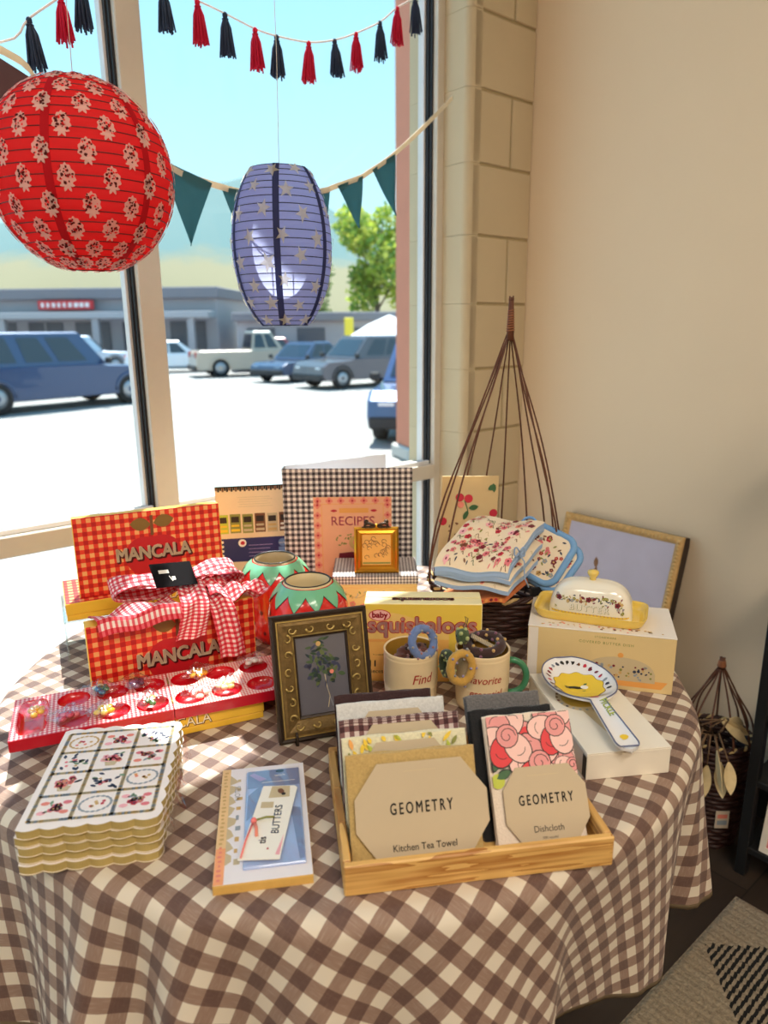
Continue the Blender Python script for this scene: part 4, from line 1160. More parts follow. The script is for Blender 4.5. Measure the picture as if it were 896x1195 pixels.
b.disc(.027, .129, .011, rdt, F, .0007, 14, 1.8); b.disc(.027, .129, .0098, pkt, F, .0009, 14, 1.85); b.text('baby', .027, .125, .015, rdt, F, .0012, bold=.04)
b.text('in a squishy', .014, .052, .005, ink['brown'], F, .0006, align='LEFT'); b.text('11', .005, .030, .017, ink['black'], F, .0006, align='LEFT', bold=.02); b.text('pieces', .005, .017, .011, ink['black'], F, .0006, align='LEFT')
G_ = top_map(th)
b.text('squishaloos', tw_ / 2, .018, .024, rdt, G_, .0004, bold=.06, sx=1.0); b.text('squishaloos', tw_ / 2, .018, .024, pkt, G_, .0007, bold=.01, sx=1.0)
b.build('carton_body', t)
b = B(); b.box((.001, td * .5, th + .0003), (tw_ - .001, td - .001, th + .0012), tp, .0003); b.build('carton_flap', t)

# ---------------------------------------------------------------- ornate frame with a botanical picture
fx, fy = -.1635, .972; frz = R_(17.5)
t = thing('ornate_frame', 'dark bronze ornate picture frame with a plant painting leaning on its easel', 'picture frame', (fx, fy, TZ + .0008), frz)
BZm = M('antique_bronze', (128, 104, 64), .36, .55, var=.45, ns=110, bump=.5, bs=300); BZd = M('dark_bronze', (52, 38, 28), .45, .35, var=.3); BZl = M('rubbed_gilt', (186, 160, 98), .35, .7, var=.2)
fw, fh = .154, .196; Xf = X_((fw / 2, 0, .002), rx=R_(-15))
b = B()
def moulding(b, w2, h, prof, X, mats):
    C0 = [(-w2, 0), (w2, 0), (w2, h), (-w2, h)]; sg = [(1, 1), (-1, 1), (-1, -1), (1, -1)]; vs = []
    for (i, o) in prof:
        for (x, z), (a, c) in zip(C0, sg): vs.append((x + a * i, -o, z + c * i))
    fs = []; ms = []
    for k in range(len(prof) - 1):
        for i in range(4): fs.append([k * 4 + i, k * 4 + (i + 1) % 4, (k + 1) * 4 + (i + 1) % 4, (k + 1) * 4 + i]); ms.append(mats[k])
    b.add(vs, fs, ms, X=X)
moulding(b, fw / 2, fh, [(0, -.010), (0, .004), (.003, .007), (.007, .006), (.008, .009), (.010, .009), (.011, .006), (.016, .0065), (.032, .003), (.034, .005), (.037, .004), (.038, -.002)], Xf, [BZd, BZd, BZd, BZm, BZl, BZm, BZm, BZm, BZl, BZd, BZd])
b.box((-fw / 2 + .001, .001, .001), (fw / 2 - .001, .010, fh - .001), BZd, .001, Xf)
b.build('frame_moulding', t)
b = B()
def scroll(cx, cz, r, sgn, a0):
    b.tube([Xf @ Vector((cx + r * (1 - g / 6.5) * cos(a0 + sgn * g), -.0062, cz + r * (1 - g / 6.5) * sin(a0 + sgn * g))) for g in [i * .5 for i in range(11)]], [.0022 * (1 - i / 14) for i in range(11)], BZl, 6)
for k in range(6):
    z = .036 + k * .0245
    for s in (-1, 1): scroll(s * (fw / 2 - .0235), z, .0075, s * (1 if k % 2 else -1), pi / 2 * (k % 4))
for k in range(4):
    x = -.045 + k * .03
    for z in (.0235, fh - .0235): scroll(x, z, .0075, 1 if k % 2 else -1, pi * (k % 2))
b.build('scroll_ornament', t)
b = B(); pbk = M('painting_ground', (100, 98, 108), .35, var=.14, ns=18, coat=.3)
b.box((-fw / 2 + .036, -.0005, .036), (fw / 2 - .036, .001, fh - .036), pbk, 0, Xf); F = Fx(Xf, front_map(-.0005)); q = random.Random(31)
b.stroke([(.004, .045), (.008, .062), (.004, .08), (.002, .105)], .0012, ink['tan'], F, .0004); b.stroke([(.012, .046), (.006, .07), (.003, .10)], .0008, ink['grey'], F, .0004)
dg = [M('paint_leaf_%d' % i, c, .5, var=.1) for i, c in enumerate([(46, 70, 48), (70, 92, 60), (38, 54, 62), (92, 104, 62), (58, 62, 92)])]
for k in range(60):
    a = q.uniform(0, 6.3); rr = sqrt(q.random()); x, z = .002 + .026 * rr * cos(a), .108 + .020 * rr * sin(a) - .12 * abs(.026 * rr * cos(a))
    b.leaf(x, z, q.uniform(.008, .014), q.uniform(0, 6.3), q.uniform(.002, .0035), q.choice(dg), F, .0004 + .0001 * (k % 3))
for k in range(14): b.leaf(-.01 + q.uniform(-.018, .014), .142 + q.uniform(-.010, .012), .012, q.uniform(-.8, .9), .002, q.choice(dg), F, .0005)
b.disc(.014, .100, .0034, ink['coral'], F, .0008, 9); b.disc(-.004, .146, .004, ink['gold'], F, .0008, 9)
for k in range(4): b.disc(q.uniform(-.01, .01), .112 + q.uniform(-.006, .006), .0026, ink['navy'], F, .0008, 8)
b.build('painting', t)
b = B(); b.box((-.013, 0, 0), (.013, .0025, .135), BZd, .001, X_((fw / 2 - .006, .100, .001), rx=R_(19))); b.build('easel_leg', t)
b = B(); b.box((fw * .17 - .0025, -.012, 0), (fw * .17 + .0025, .006, .003), BZd, .001); b.tube([(fw * .17, -.010, .001), (fw * .17, -.011, .010), (fw * .17, -.0085, .022)], .0022, BZd, 6); b.build('easel_hook', t)

# ---------------------------------------------------------------- mugs
MU = M('mug_glaze', (238, 214, 172), .35, var=.06, ns=50, coat=.3); MI = M('mug_inside', (172, 128, 48), .4, var=.08); MR = M('mug_script_red', (178, 60, 48), .5, var=0); MG = M('mug_handle_green', (58, 128, 92), .3, coat=.4)
def mug(loc, label, words, hm, ha, tw0=0.):
    t = thing('mug', label, 'mug', loc, 0); r, h = .0455, .106
    prof = [(.001, .0005), (r * .80, 0), (r * .92, .004), (r * .955, .012)]
    n = 26
    for k in range(n * 2 + 1):
        z = .045 + (h - .010 - .045) * k / (n * 2) if k else .043
        prof.append((r * (1.0 if k % 2 else .985), z))
    prof += [(r * 1.0, h - .006), (r * 1.005, h - .001), (r * .985, h), (r * .93, h - .002)]
    b = B(); b.lathe(prof, MU, 56)
    F = lambda x, y, hh: Vector(((r + hh) * sin(x / r + tw0), -(r + hh) * cos(x / r + tw0), y))
    for (s, x, y, sz) in words: b.text(s, x, y, sz, MR, F, .0006, shear=.25, bold=.004, sx=.9)
    b.build('mug_body', t)
    b = B(); b.lathe([(r * .93, h - .002), (r * .91, h - .008), (r * .91, .012), (r * .85, .006), (.001, .006)], MI, 48); b.build('mug_inside', t)
    b = B(); P = []
    for k in range(15):
        g = -pi / 2 + pi * k / 14; P.append(((r * .97 + .030 * cos(g) ** .8 if cos(g) > 0 else r * .97), 0, h * .5 + .030 * sin(g)))
    b.tube([Vector((p[0] * cos(ha), p[0] * sin(ha), p[2])) for p in P], .0056, hm, 10); b.build('handle', t)
    return t
mug((.043, 1.096, TZ + .0005), 'cream ribbed mug with a brown cloth and blue ring in it', [('Find', .012, .060, .023)], MG, R_(62), .12)
mug((.163, 1.094, TZ + .0005), 'cream ribbed mug with a green handle and red script', [('favorite', .004, .060, .019), ('essential', .004, .036, .018)], MG, R_(-3), -.08)
# hair ties and rings in and on the mugs
def ring_thing(name, label, cat, c, R, r, m, rx, ry, rz, dots=None, nd=10, wr=0., group=None, sq=1.):
    t = thing(name, label, cat, c, 0, group); X = X_((0, 0, 0), rx, ry, rz); n = 40
    pts = [(R * cos(2 * pi * k / n), R * sq * sin(2 * pi * k / n), 0) for k in range(n)]
    b = B(); b.tube(pts, [r * (1 + wr * sin(k * 2.3) * sin(k * 1.1)) for k in range(n)], m, 12, closed=True, X=X); b.build('ring_band', t)
    if dots:
        b = B()
        for k in range(nd):
            a = 2 * pi * k / nd
            for e in (.6, -.9, 2.2): b.sphere(((R + r * cos(e + k)) * cos(a), (R + r * cos(e + k)) * sq * sin(a), r * sin(e + k)), r * .36, dots[k % len(dots)], 8, X=X)
        b.build('flower_dots', t)
    return t
felt = lambda n, c: M(n, c, .9, var=.2, ns=160, bump=.4, bs=500, sheen=.3)
ring_thing('hair_tie', 'blue felt hair tie with flower dots leaning out of the left mug', 'hair tie', (.062, 1.072, TZ + .125), .0225, .0068, felt('felt_blue', (104, 126, 176)), R_(62), R_(38), R_(20), [felt('felt_rose', (170, 120, 120)), felt('felt_grey', (150, 148, 150))], 8, .1)
ring_thing('hair_tie', 'brown crumpled hair tie lying inside the left mug', 'hair tie', (.046, 1.093, TZ + .090), .0195, .0105, felt('felt_brown', (106, 62, 52)), R_(18), R_(-12), 0, [felt('felt_rose', (170, 120, 120)), felt('felt_dark', (60, 36, 34))], 9, .22)
ring_thing('hair_tie', 'dark green hair tie with pale dots hanging between the two mugs', 'hair tie', (.101, 1.062, TZ + .092), .0168, .0068, felt('felt_dark_green', (44, 60, 40)), R_(84), R_(8), R_(-72), [felt('felt_sage', (170, 180, 120))], 8, .1)
ring_thing('hair_tie', 'mustard hair tie with lilac flowers hanging on the right mug rim', 'hair tie', (.122, 1.042, TZ + .094), .0185, .0070, felt('felt_mustard', (196, 152, 70)), R_(80), R_(6), R_(14), [felt('felt_lilac', (150, 140, 176)), felt('felt_grey', (150, 148, 150))], 5, .1, None, 1.25)
ring_thing('hair_tie', 'dark brown hair tie with tan spots lying in the right mug', 'hair tie', (.166, 1.096, TZ + .110), .0275, .0085, felt('felt_dark', (66, 38, 36)), R_(8), R_(-6), 0, [felt('felt_tan', (196, 158, 96)), felt('felt_plum', (130, 84, 106))], 10, .1)
t = thing('bead_charm', 'green bead with pale dots and a loop of cord above the right mug', 'charm', (.128, 1.088, TZ + .1285), R_(10))
b = B(); b.lathe([(.003, -.010), (.0105, -.009), (.0125, 0), (.0105, .009), (.003, .010)], felt('felt_moss', (66, 84, 50)), 20, X_(ry=R_(90)))
for k in range(8):
    a = k * pi / 4; b.sphere((0.001 * (-1) ** k * 5, .0115 * cos(a), .0115 * sin(a)), .0038, felt('felt_sage', (170, 180, 120)), 8, (1, 1, 1))
b.build('bead', t)
b = B(); b.tube([(.004, 0, .010), (.001, 0, .018), (.006, 0, .026), (.004, 0, .034), (.009, 0, .030), (.007, 0, .020), (.006, 0, .011)], .0009, M('cord', (120, 100, 70), .8), 6); b.build('cord_loop', t)
t = thing('tag_strip', 'grey ribbed paper strip tag lying across the right mug', 'tag', (.146, 1.090, TZ + .126), R_(-12))
X = X_((0, 0, 0), ry=R_(26)); b = B(); b.box((-.004, -.008, 0), (.052, .008, .0016), M('grey_card', (150, 140, 124), .7, var=.08), .0004, X); F = Fx(X, top_map(.0016))
for k in range(16): b.rect(.0 + .003 * k, -.007, .0012 + .003 * k, .007, ink['tan'], F, .0003)
b.build('strip', t)

# ---------------------------------------------------------------- wooden tray of folded cloths
TXr = R_(8.3); TL = Vector((-.048, .668, TZ + .0006))
pine = wood('pine', (228, 182, 108), (176, 116, 54), 1., (2.5, 14, 42), .5, 1.6)
t = thing('wooden_tray', 'pine tray holding the folded kitchen cloths', 'tray', TL, TXr)
tW, tD, tH, tk = .320, .240, .040, .0095
b = B(); b.box((tk, tk, .001), (tW - tk, tD - tk, .007), pine, .0005); b.build('tray_bottom', t)
b = B(); b.box((0, 0, 0), (tW, tk, tH), pine, .0018); b.build('tray_front', t)
b = B(); b.box((0, tD - tk, 0), (tW, tD, tH), pine, .0018); b.build('tray_back', t)
pine_y = wood('pine_side', (228, 182, 108), (176, 116, 54), 1., (14, 2.5, 42), .5, 1.6)
for x in (0, tW - tk):
    b = B()
    b.box((x, tk + .0002, 0), (x + tk, tD * .32, tH), pine_y, .0016); b.box((x, tD * .60, 0), (x + tk, tD - tk - .0002, tH), pine_y, .0016)
    b.box((x, tD * .32, 0), (x + tk, tD * .60, tH * .45), pine_y, .0008); b.box((x, tD * .32, tH * .80), (x + tk, tD * .60, tH), pine_y, .0008)
    b.build('tray_side', t)
ZT = TL.z + .0072
KR = M('kraft_card', (196, 178, 150), .6, var=.03, ns=8); KI = M('card_ink', (24, 22, 24), .5, var=0)
TM = X_(TL, rz=TXr)
def cloth_tex(name, c, var=.25, ns=300): return M(name, c, .95, var=var, ns=ns, bump=1.0, bs=420, sheen=.3)
def folded_cloth(label, x0, wd, y0, h, th, lean, mat, art=None, card=None, layers=3, dz=0., group='folded cloths in the wooden tray', cat='towel', name='kitchen_towel', cside=None):
    """folded cloth standing on the tray floor, leaning back; soft rolled folds as stacked layers"""
    t = thing(name, label, cat, TM @ Vector((x0, y0, .0076 + dz)), TXr, group)
    X = X_((0, 0, 0), rx=-lean)
    b = B(); lt = th / layers
    for k in range(layers):
        ya = k * lt
        n = 7; prof = []
        # rounded slab cross-section in y-z, swept along x with soft ends
        def f(u, v, ya=ya, k=k):
            a = 2 * pi * v
            cy, cz = cos(a), sin(a)
            sy = (abs(cy) ** .45) * (1 if cy > 0 else -1); sz = (abs(cz) ** .12) * (1 if cz > 0 else -1)
            e = min(1., min(u, 1 - u) / .03); e = sqrt(max(0, 1 - (1 - e) ** 2)) * .25 + .75
            x = wd * u + .0012 * sin(v * 12 + k)
            return X @ Vector((x, ya + lt / 2 + sy * lt * .52 * e, h / 2 + sz * (h / 2) * (1 - .012 * (1 - e) / .25 - .008 * (k % 2)) + .0008 * sin(u * 14 + k * 2)))
        b.grid(f, 24, 24, mat, (lambda u, v: (u * wd, v * 2 * (h + lt))), closeu=False)
        for uu in (0, 1):
            vs = [f(uu, v / 24) for v in range(24)]; b.add(vs, [list(range(24)) if uu == 0 else list(range(24))[::-1]], mat)
    F = Fx(X, front_map(-.002))
    if art: art(b, F)
    b.build('folded_cloth', t)
    if card:
        b = B(); cx0, cx1, cz0, cz1, cut, words = card
        F0 = front_map(0)
        P = [(cx0 + cut, cz0), (cx1 - cut, cz0), (cx1, cz0 + cut * 1.35), (cx1, cz1 - cut * 1.2), (cx1 - cut * .9, cz1), (cx0 + cut * .9, cz1), (cx0, cz1 - cut * 1.2), (cx0, cz0 + cut * 1.35)]
        Xc = X @ X_((0, -.0042, 0), rx=pi / 2)
        b.prism([(p[0], p[1]) for p in P], 0, .0009, KR, X=Xc)
        Fc = lambda x, y, hh: X @ Vector((x, -.0052 - hh, y))
        for (s, x, y, sz, bo, sx, sp) in words: b.text(s, x, y, sz, KI, Fc, .0002, bold=bo, sx=sx, space=sp)
        b.rect((cx0 + cx1) / 2 - .02, cz1 - .011, (cx0 + cx1) / 2 + .02, cz1 - .0103, ink['tan'], Fc, .0002)
        b.build('paper_band', t, label='kraft paper band with black lettering' if words else 'plain kraft paper band')
    return t
tan_t = cloth_tex('towel_tan', (190, 160, 102)); white_t = cloth_tex('towel_white', (214, 214, 214)); yel_t = cloth_tex('towel_pale', (226, 220, 190)); grey_t = cloth_tex('cloth_grey', (104, 102, 104), .6, 400); blk_t = cloth_tex('cloth_black', (26, 26, 30), .4); mar_t = cloth_tex('towel_maroon', (58, 34, 36)); pnk_t = cloth_tex('cloth_floral_ground', (238, 222, 206), .06)
brg = gingham('towel_brown_gingham', (226, 206, 200), (136, 96, 96), (74, 42, 46), .0125, .95, weave=.9)
CW = .150
def yel_art(b, F):
    q = random.Random(8); b.clip = (.002, .004, .155, .133)
    for k in range(70):
        x, z = q.uniform(.003, CW - .006), q.uniform(.05, .128)
        b.leaf(x, z, q.uniform(.008, .018), q.uniform(.6, 2.6), .0025, ink[q.choice(('yellow', 'olive', 'lime', 'orange', 'yellow'))], F, .0012)
LE = R_(27)
bw4 = [('GEOMETRY', .085, .064, .0185, .014, .62, 1.42), ('Kitchen Tea Towel', .086, .0235, .0108, .006, .92, 1.0), ('100% recycled', .084, .013, .0042, 0, .9, 1.0)]
folded_cloth('tan kitchen towel at the front of the tray behind its large lettered paper band', .0125, .156, .020, .134, .018, LE, tan_t, None, (.006, .166, .004, .122, .032, bw4))
folded_cloth('pale kitchen towel with yellow flowers, second in the tray', .0115, .157, .058, .134, .018, LE, yel_t, yel_art, (.018, .138, .010, .126, .026, []))
folded_cloth('brown checked kitchen towel, third in the tray', .0115, .157, .096, .136, .018, LE, brg, None, (.018, .142, .010, .128, .026, []))
folded_cloth('thick white kitchen towel at the back of the tray', .0115, .146, .134, .138, .020, LE, white_t, None, (.018, .132, .010, .126, .026, []))
folded_cloth('dark maroon kitchen towel behind the white towel, at the left back corner of the tray', .0105, .135, .167, .134, .012, LE, mar_t)
DX, DWd = .190, .112
def rose(b, x, z, r, F, h, q):
    pk_ = [M('rose_pink', (232, 158, 158), .9, var=.06), M('rose_red', (226, 78, 84), .9, var=.06), M('rose_pale', (246, 204, 198), .9, var=.05)]
    for k in range(6):
        a = 2 * pi * k / 6 + q.uniform(-.2, .2); px, pz = x + cos(a) * r * .62, z + sin(a) * r * .62
        hk = h + .00012 * k
        b.disc(px, pz, r * .53, ink['black'], F, hk, 16, 1.3, a); b.disc(px, pz, r * .49, pk_[(0, 2, 0, 2, 1, 2)[k]], F, hk + .00004, 16, 1.3, a)
        b.stroke([(px + r * .30 * cos(a + g), pz + r * .30 * sin(a + g)) for g in (-.9, -.45, 0, .45, .9)], .0008, ink['black'], F, hk + .00008)
    h += .0008
    b.disc(x, z, r * .48, ink['black'], F, h, 14); b.disc(x, z, r * .44, pk_[0], F, h + .00005, 14)
    b.stroke([(x + r * .36 * (1 - g / 9) * cos(g), z + r * .36 * (1 - g / 9) * sin(g)) for g in [i * .6 for i in range(13)]], .0010, ink['black'], F, h + .0001)
def rose_art(b, F):
    q = random.Random(5); b.clip = (.0015, .004, DWd - .0015, .1585)
    for (x, z, r) in [(.026, .134, .031), (.090, .142, .029), (.064, .100, .031), (.106, .094, .018)]: rose(b, x, z, r, F, .0012, q)
    for (x, z, a) in [(.012, .112, -2.), (.03, .1, 1.0), (.084, .112, .5), (.006, .085, .4)]:
        b.leaf(x, z, .022, a, .006, ink['black'], F, .0011); b.leaf(x + .001, z, .020, a, .0048, ink['dgreen'], F, .0013)
    b.disc(.008, .082, .009, ink['lime'], F, .0012, 10)
    for (x, z) in [(.05, .135), (.105, .125), (.112, .085)]: b.disc(x, z, .009, M('rose_red', (226, 78, 84)), F, .0013, 9, 1.2)
bw3 = [('GEOMETRY', .065, .052, .0165, .016, .64, 1.42), ('Dishcloth', .064, .0205, .0105, .0, .95, 1.0), ('100% recycled', .064, .0125, .0038, 0, .9, 1.0)]
folded_cloth('white dishcloth printed with pink roses behind its lettered paper band', DX, DWd, .030, .160, .012, R_(31), pnk_t, rose_art, (.012, .118, .004, .096, .021, bw3), 2, cat='dishcloth', name='dishcloth')
b_t = folded_cloth('black dishcloth directly behind the rose printed one', DX - .012, DWd - .004, .051, .158, .020, R_(31), blk_t, None, None, 3, cat='dishcloth', name='dishcloth')
folded_cloth('speckled grey dishcloth at the back of the dishcloth pile', DX - .008, DWd - .012, .082, .161, .022, R_(31), grey_t, None, None, 3, cat='dishcloth', name='dishcloth')
# ---------------------------------------------------------------- twig baskets
TWG = M('dark_twig', (98, 56, 36), .6, var=.25, ns=60, bump=.4, bs=300); TWL = M('wrap_cane', (150, 92, 56), .55, var=.25, ns=120); WIC = M('dark_wicker', (58, 32, 28), .5, var=.35, ns=70, bump=.4, bs=300); PALE = M('pale_splint', (206, 176, 120), .6, var=.15)
def twig_basket(t, r0, r1, hb, apex, ncane, nst, nring, R0=.0024, a0=0., a1=6.0):
    b = B(); n = nst * 6
    for k in range(nring):
        z = .004 + (hb - .008) * k / (nring - 1); rr = r0 + (r1 - r0) * (z / hb) ** .8
        P = []
        for i in range(n):
            a = 2 * pi * i / n; P.append(((rr + .0028 * cos(nst / 2 * a + pi * (k % 2))) * cos(a), (rr + .0028 * cos(nst / 2 * a + pi * (k % 2))) * sin(a), z + .0008 * sin(a * 3 + k)))
        b.tube(P, (hb / nring) * .52, WIC, 6, closed=True)
    for i in range(nst):
        a = 2 * pi * (i + .0) / nst; b.tube([(r0 * cos(a), r0 * sin(a), 0), ((r0 + r1) / 2 * 1.02 * cos(a), (r0 + r1) / 2 * 1.02 * sin(a), hb * .5), (r1 * cos(a), r1 * sin(a), hb)], .0026, WIC, 6)
    b.lathe([(.001, .002), (r0, .002), (r0, .006), (.001, .006)], WIC, 32); b.build('woven_body', t)
    b = B(); n = 90
    for ph, m in ((0, WIC), (2.1, PALE), (4.2, WIC)):
        b.tube([((r1 + .004 * cos(16 * 2 * pi * i / n + ph)) * cos(2 * pi * i / n), (r1 + .004 * cos(16 * 2 * pi * i / n + ph)) * sin(2 * pi * i / n), hb + .004 * sin(16 * 2 * pi * i / n + ph)) for i in range(n)], .0038, m, 6, closed=True)
    b.build('braided_rim', t)
    ax, ay, az = apex; wl = (az - hb) * .125; q = random.Random(ncane)
    for k in range(ncane):
        a = a0 + (a1 - a0) * k / (ncane - 1) + q.uniform(-.10, .10); P = []
        for i in range(15):
            s = i / 14; rr = r1 * (1 - (s ** 1.75 * (1 - s) + s ** 1.15 * s)) + .0035; z = hb + (az - wl * .85 - hb) * s
            wv = .0022 * sin(s * 9 + k * 2) * (s > .02)
            P.append((ax * s + (rr + wv) * cos(a), ay * s + (rr + wv) * sin(a), z))
        b = B(); b.tube(P, [R0 * (1.1 - .35 * i / 14) for i in range(15)], TWG, 6); b.build('cane', t)
    b = B(); b.tube([(ax, ay, az - wl * 1.05), (ax, ay, az - wl * .5), (ax, ay, az)], [R0 * 4.0, R0 * 3.2, R0 * 2.6], TWG, 10)
    for k in range(9):
        b.tube([(ax + R0 * (3.9 - .13 * k) * cos(g), ay + R0 * (3.9 - .13 * k) * sin(g), az - wl * .82 + k * wl * .065 + g * wl * .01) for g in [2 * pi * i / 12 for i in range(13)]], R0 * .62, TWL, 6)
    for k in range(6):
        a = k * 1.05; b.tube([(ax + R0 * 1.6 * cos(a), ay + R0 * 1.6 * sin(a), az - .004), (ax + R0 * 2.2 * cos(a), ay + R0 * 2.2 * sin(a), az + wl * (.06 + .03 * (k % 3)))], R0 * .8, TWG, 5)
    b.build('wrapped_handle', t)
BX, BY = .236, 1.450
t = thing('twig_basket', 'tall dark twig basket with canes gathered to a point behind the butter dish box', 'basket', (BX, BY, TZ + .0005), R_(10))
twig_basket(t, .098, .138, .098, (.010, -.020, .672), 12, 22, 11, .0020, R_(-42), R_(200))
b = B(); b.box((-.020, -.003, -.010), (.022, .003, .010), M('black_tag_plastic', (24, 24, 28), .35), .002, X_((.050, -.128, .112), rz=R_(8)))
b.box((.022, -.001, -.002), (.034, .001, .002), M('black_tag_plastic', (24, 24, 28)), 0, X_((.050, -.128, .112), rz=R_(8))); b.build('black_price_clip', t, label='black price clip')
# cherry print cloth standing inside the basket
CHC = M('cherry_cloth_ground', (234, 208, 158), .85, var=.05, bump=.3, bs=500, trans=.25)
t = thing('cherry_cloth', 'folded cream cloth with red cherries standing at the back of the twig basket', 'cloth', (.113, 1.468, TZ + .055), R_(6))
b = B(); Xc = X_((0, 0, 0), rx=R_(-4), ry=R_(3))
for k in range(3):
    b.slab(lambda u, v, k=k: Xc @ Vector((.124 * u + .001 * k, .006 * k + .003 * sin(v * 6 + k) + .0015 * sin(u * 8), .262 * v - .003 * k + .004 * u)), 10, 12, (0, .0045, 0), CHC)
F = Fx(Xc, lambda x, y, h: Vector((x, .003 * sin(y / .262 * 6) + .0015 * sin(x / .124 * 8) - .0008 - h, y)))
def cherry(x, z, s=1., h=.0008):
    b.disc(x - .008 * s, z + .006 * s, .0092 * s, ink['red'], F, h, 12); b.disc(x + .011 * s, z + .004 * s, .0092 * s, ink['red'], F, h + .0001, 12); b.disc(x - .005 * s, z - .010 * s, .007 * s, ink['coral'], F, h, 12)
    b.stroke([(x + .003 * s, z), (x + .010 * s, z - .02 * s), (x + .012 * s, z - .03 * s)], .002, ink['dgreen'], F, h); b.leaf(x + .012 * s, z - .017 * s, .022 * s, .2, .006 * s, ink['dgreen'], F, h + .0002); b.leaf(x + .010 * s, z - .022 * s, .022 * s, -1.9, .005 * s, ink['dgreen'], F, h + .0002)
cherry(.048, .212); b.disc(.116, .185, .009, ink['red'], F, .0008, 10); b.disc(.006, .165, .009, ink['red'], F, .0008, 10); b.disc(.112, .135, .006, ink['red'], F, .0008, 10)
b.leaf(.118, .246, .02, -2.6, .006, ink['dgreen'], F); b.leaf(.112, .250, .02, -1.4, .005, ink['dgreen'], F); cherry(.06, .09, .8)
q = random.Random(3)
for k in range(16): b.leaf(q.uniform(.02, .11), q.uniform(.10, .16), .008, q.uniform(0, 6), .0016, ink['brown'], F)
b.build('folded_cloth', t)
# quilted floral napkins with blue backing laid over the rim
QF = M('quilt_cream', (240, 222, 196), .9, var=.06, ns=30, bump=.5, bs=180); QB = M('quilt_blue', (152, 176, 210), .85, var=.08, ns=40, bump=.4, bs=260)
def napkin(i, label):
    t = thing('quilted_napkin', label, 'napkin', (0.093, 1.262, TZ + .200 - .0175 * i - (.004 if i else 0)), 0, 'quilted floral napkins on the twig basket'); qq = random.Random(40 + i)
    E1 = Vector((.136 + .004 * (i % 2), -.010 - .004 * i, -.012)); E2 = Vector((.100 + .002 * i, .150, .050 - .012 * i))
    def f(u, v):
        p = E1 * u + E2 * v
        p.z += .012 * sin(pi * v) * (1 - .4 * u) * (1 if i == 0 else .5) + .003 * sin(u * 9 + i) + .0025 * sin(v * 11) - (.010 * (max(0, .08 - v) / .08) ** 2 if i == 0 else 0)
        return p
    b = B(); b.slab(f, 16, 20, (.001, -.001, -.0078), QF, QB, me=QB)
    if i == 0: b.slab(lambda u, v: Vector(f(u, v)) + Vector((.001, -.003, -.0082)), 16, 20, (.0, -.0, -.0075), QB, QB, me=QB)
    F = lambda x, y, h: Vector(f(x, y)) + Vector((0, -.15, 1)) * (h + .0004)
    for k in range(170 if i == 0 else 40):
        x, y = qq.uniform(.04, .96), qq.uniform(.02, .97); c = qq.choice(('rose', 'maroon', 'coral', 'brown', 'pink', 'red', 'rose'))
        s = qq.uniform(.018, .045)
        if k % 3 == 0: b.flower(x, y, s * 1.2, ink[c], ink['maroon'], F, .0004, 5, qq.uniform(0, 1))
        elif k % 3 == 1: b.stroke([(x + s * g * .8, y + s * .9 * sin(g * 2.2)) for g in [j * .4 for j in range(7)]], .008, ink[qq.choice(('brown', 'dgreen', 'maroon', 'tan'))], F, .0005)
        else: b.leaf(x, y, s * 1.5, qq.uniform(0, 6.2), s * .3, ink[qq.choice(('olive', 'navy', 'brown', 'rose'))], F, .0005)
    b.build('quilted_cloth', t)
    b = B()
    if i == 0:
        b.tube([Vector(f(1, .22)) + Vector((.004, -.004, .002)), Vector(f(1.02, .25)) + Vector((.008, -.01, -.014)), Vector(f(1.05, .2)) + Vector((.008, -.014, -.038)), Vector(f(1.1, .22)) + Vector((.008, -.016, -.056))], .0034, QB, 6, flat=.4)
        for s in (-1, 1):
            b.tube([Vector(f(1, .22)) + Vector((.004 + s * .010 * sin(g), -.006, .006 + .009 * sin(2 * g) * s)) for g in [pi * k / 10 for k in range(11)]], .0030, QB, 6, flat=.5)
        b.build('ribbon_tie', t)
napkin(0, 'top quilted napkin, floral with blue edge, draped over the twig basket rim'); napkin(1, 'second quilted napkin under the top one, showing its pale blue backing'); napkin(2, 'lowest of the three blue edged quilted napkins on the twig basket')
t = thing('orange_cloth', 'orange and red patterned cloth edge under the blue quilted napkins', 'cloth', (.096, 1.268, TZ + .126), 0)
b = B(); OC = M('orange_cloth', (222, 128, 76), .9, var=.3, ns=120)
b.slab(lambda u, v: (.13 * u + .08 * v, -.01 * u + .12 * v, .004 * sin(u * 9) + .008 * v), 14, 8, (0, 0, -.010), OC)
F = lambda x, y, h: Vector((x, -.01 * x / .13 - h, y + .004 * sin(x / .13 * 9)))
for k in range(14): b.disc(.006 + .009 * k, -.005, .0032, ink[('red', 'orange', 'maroon')[k % 3]], F, .0006, 8)
b.build('cloth_body', t)
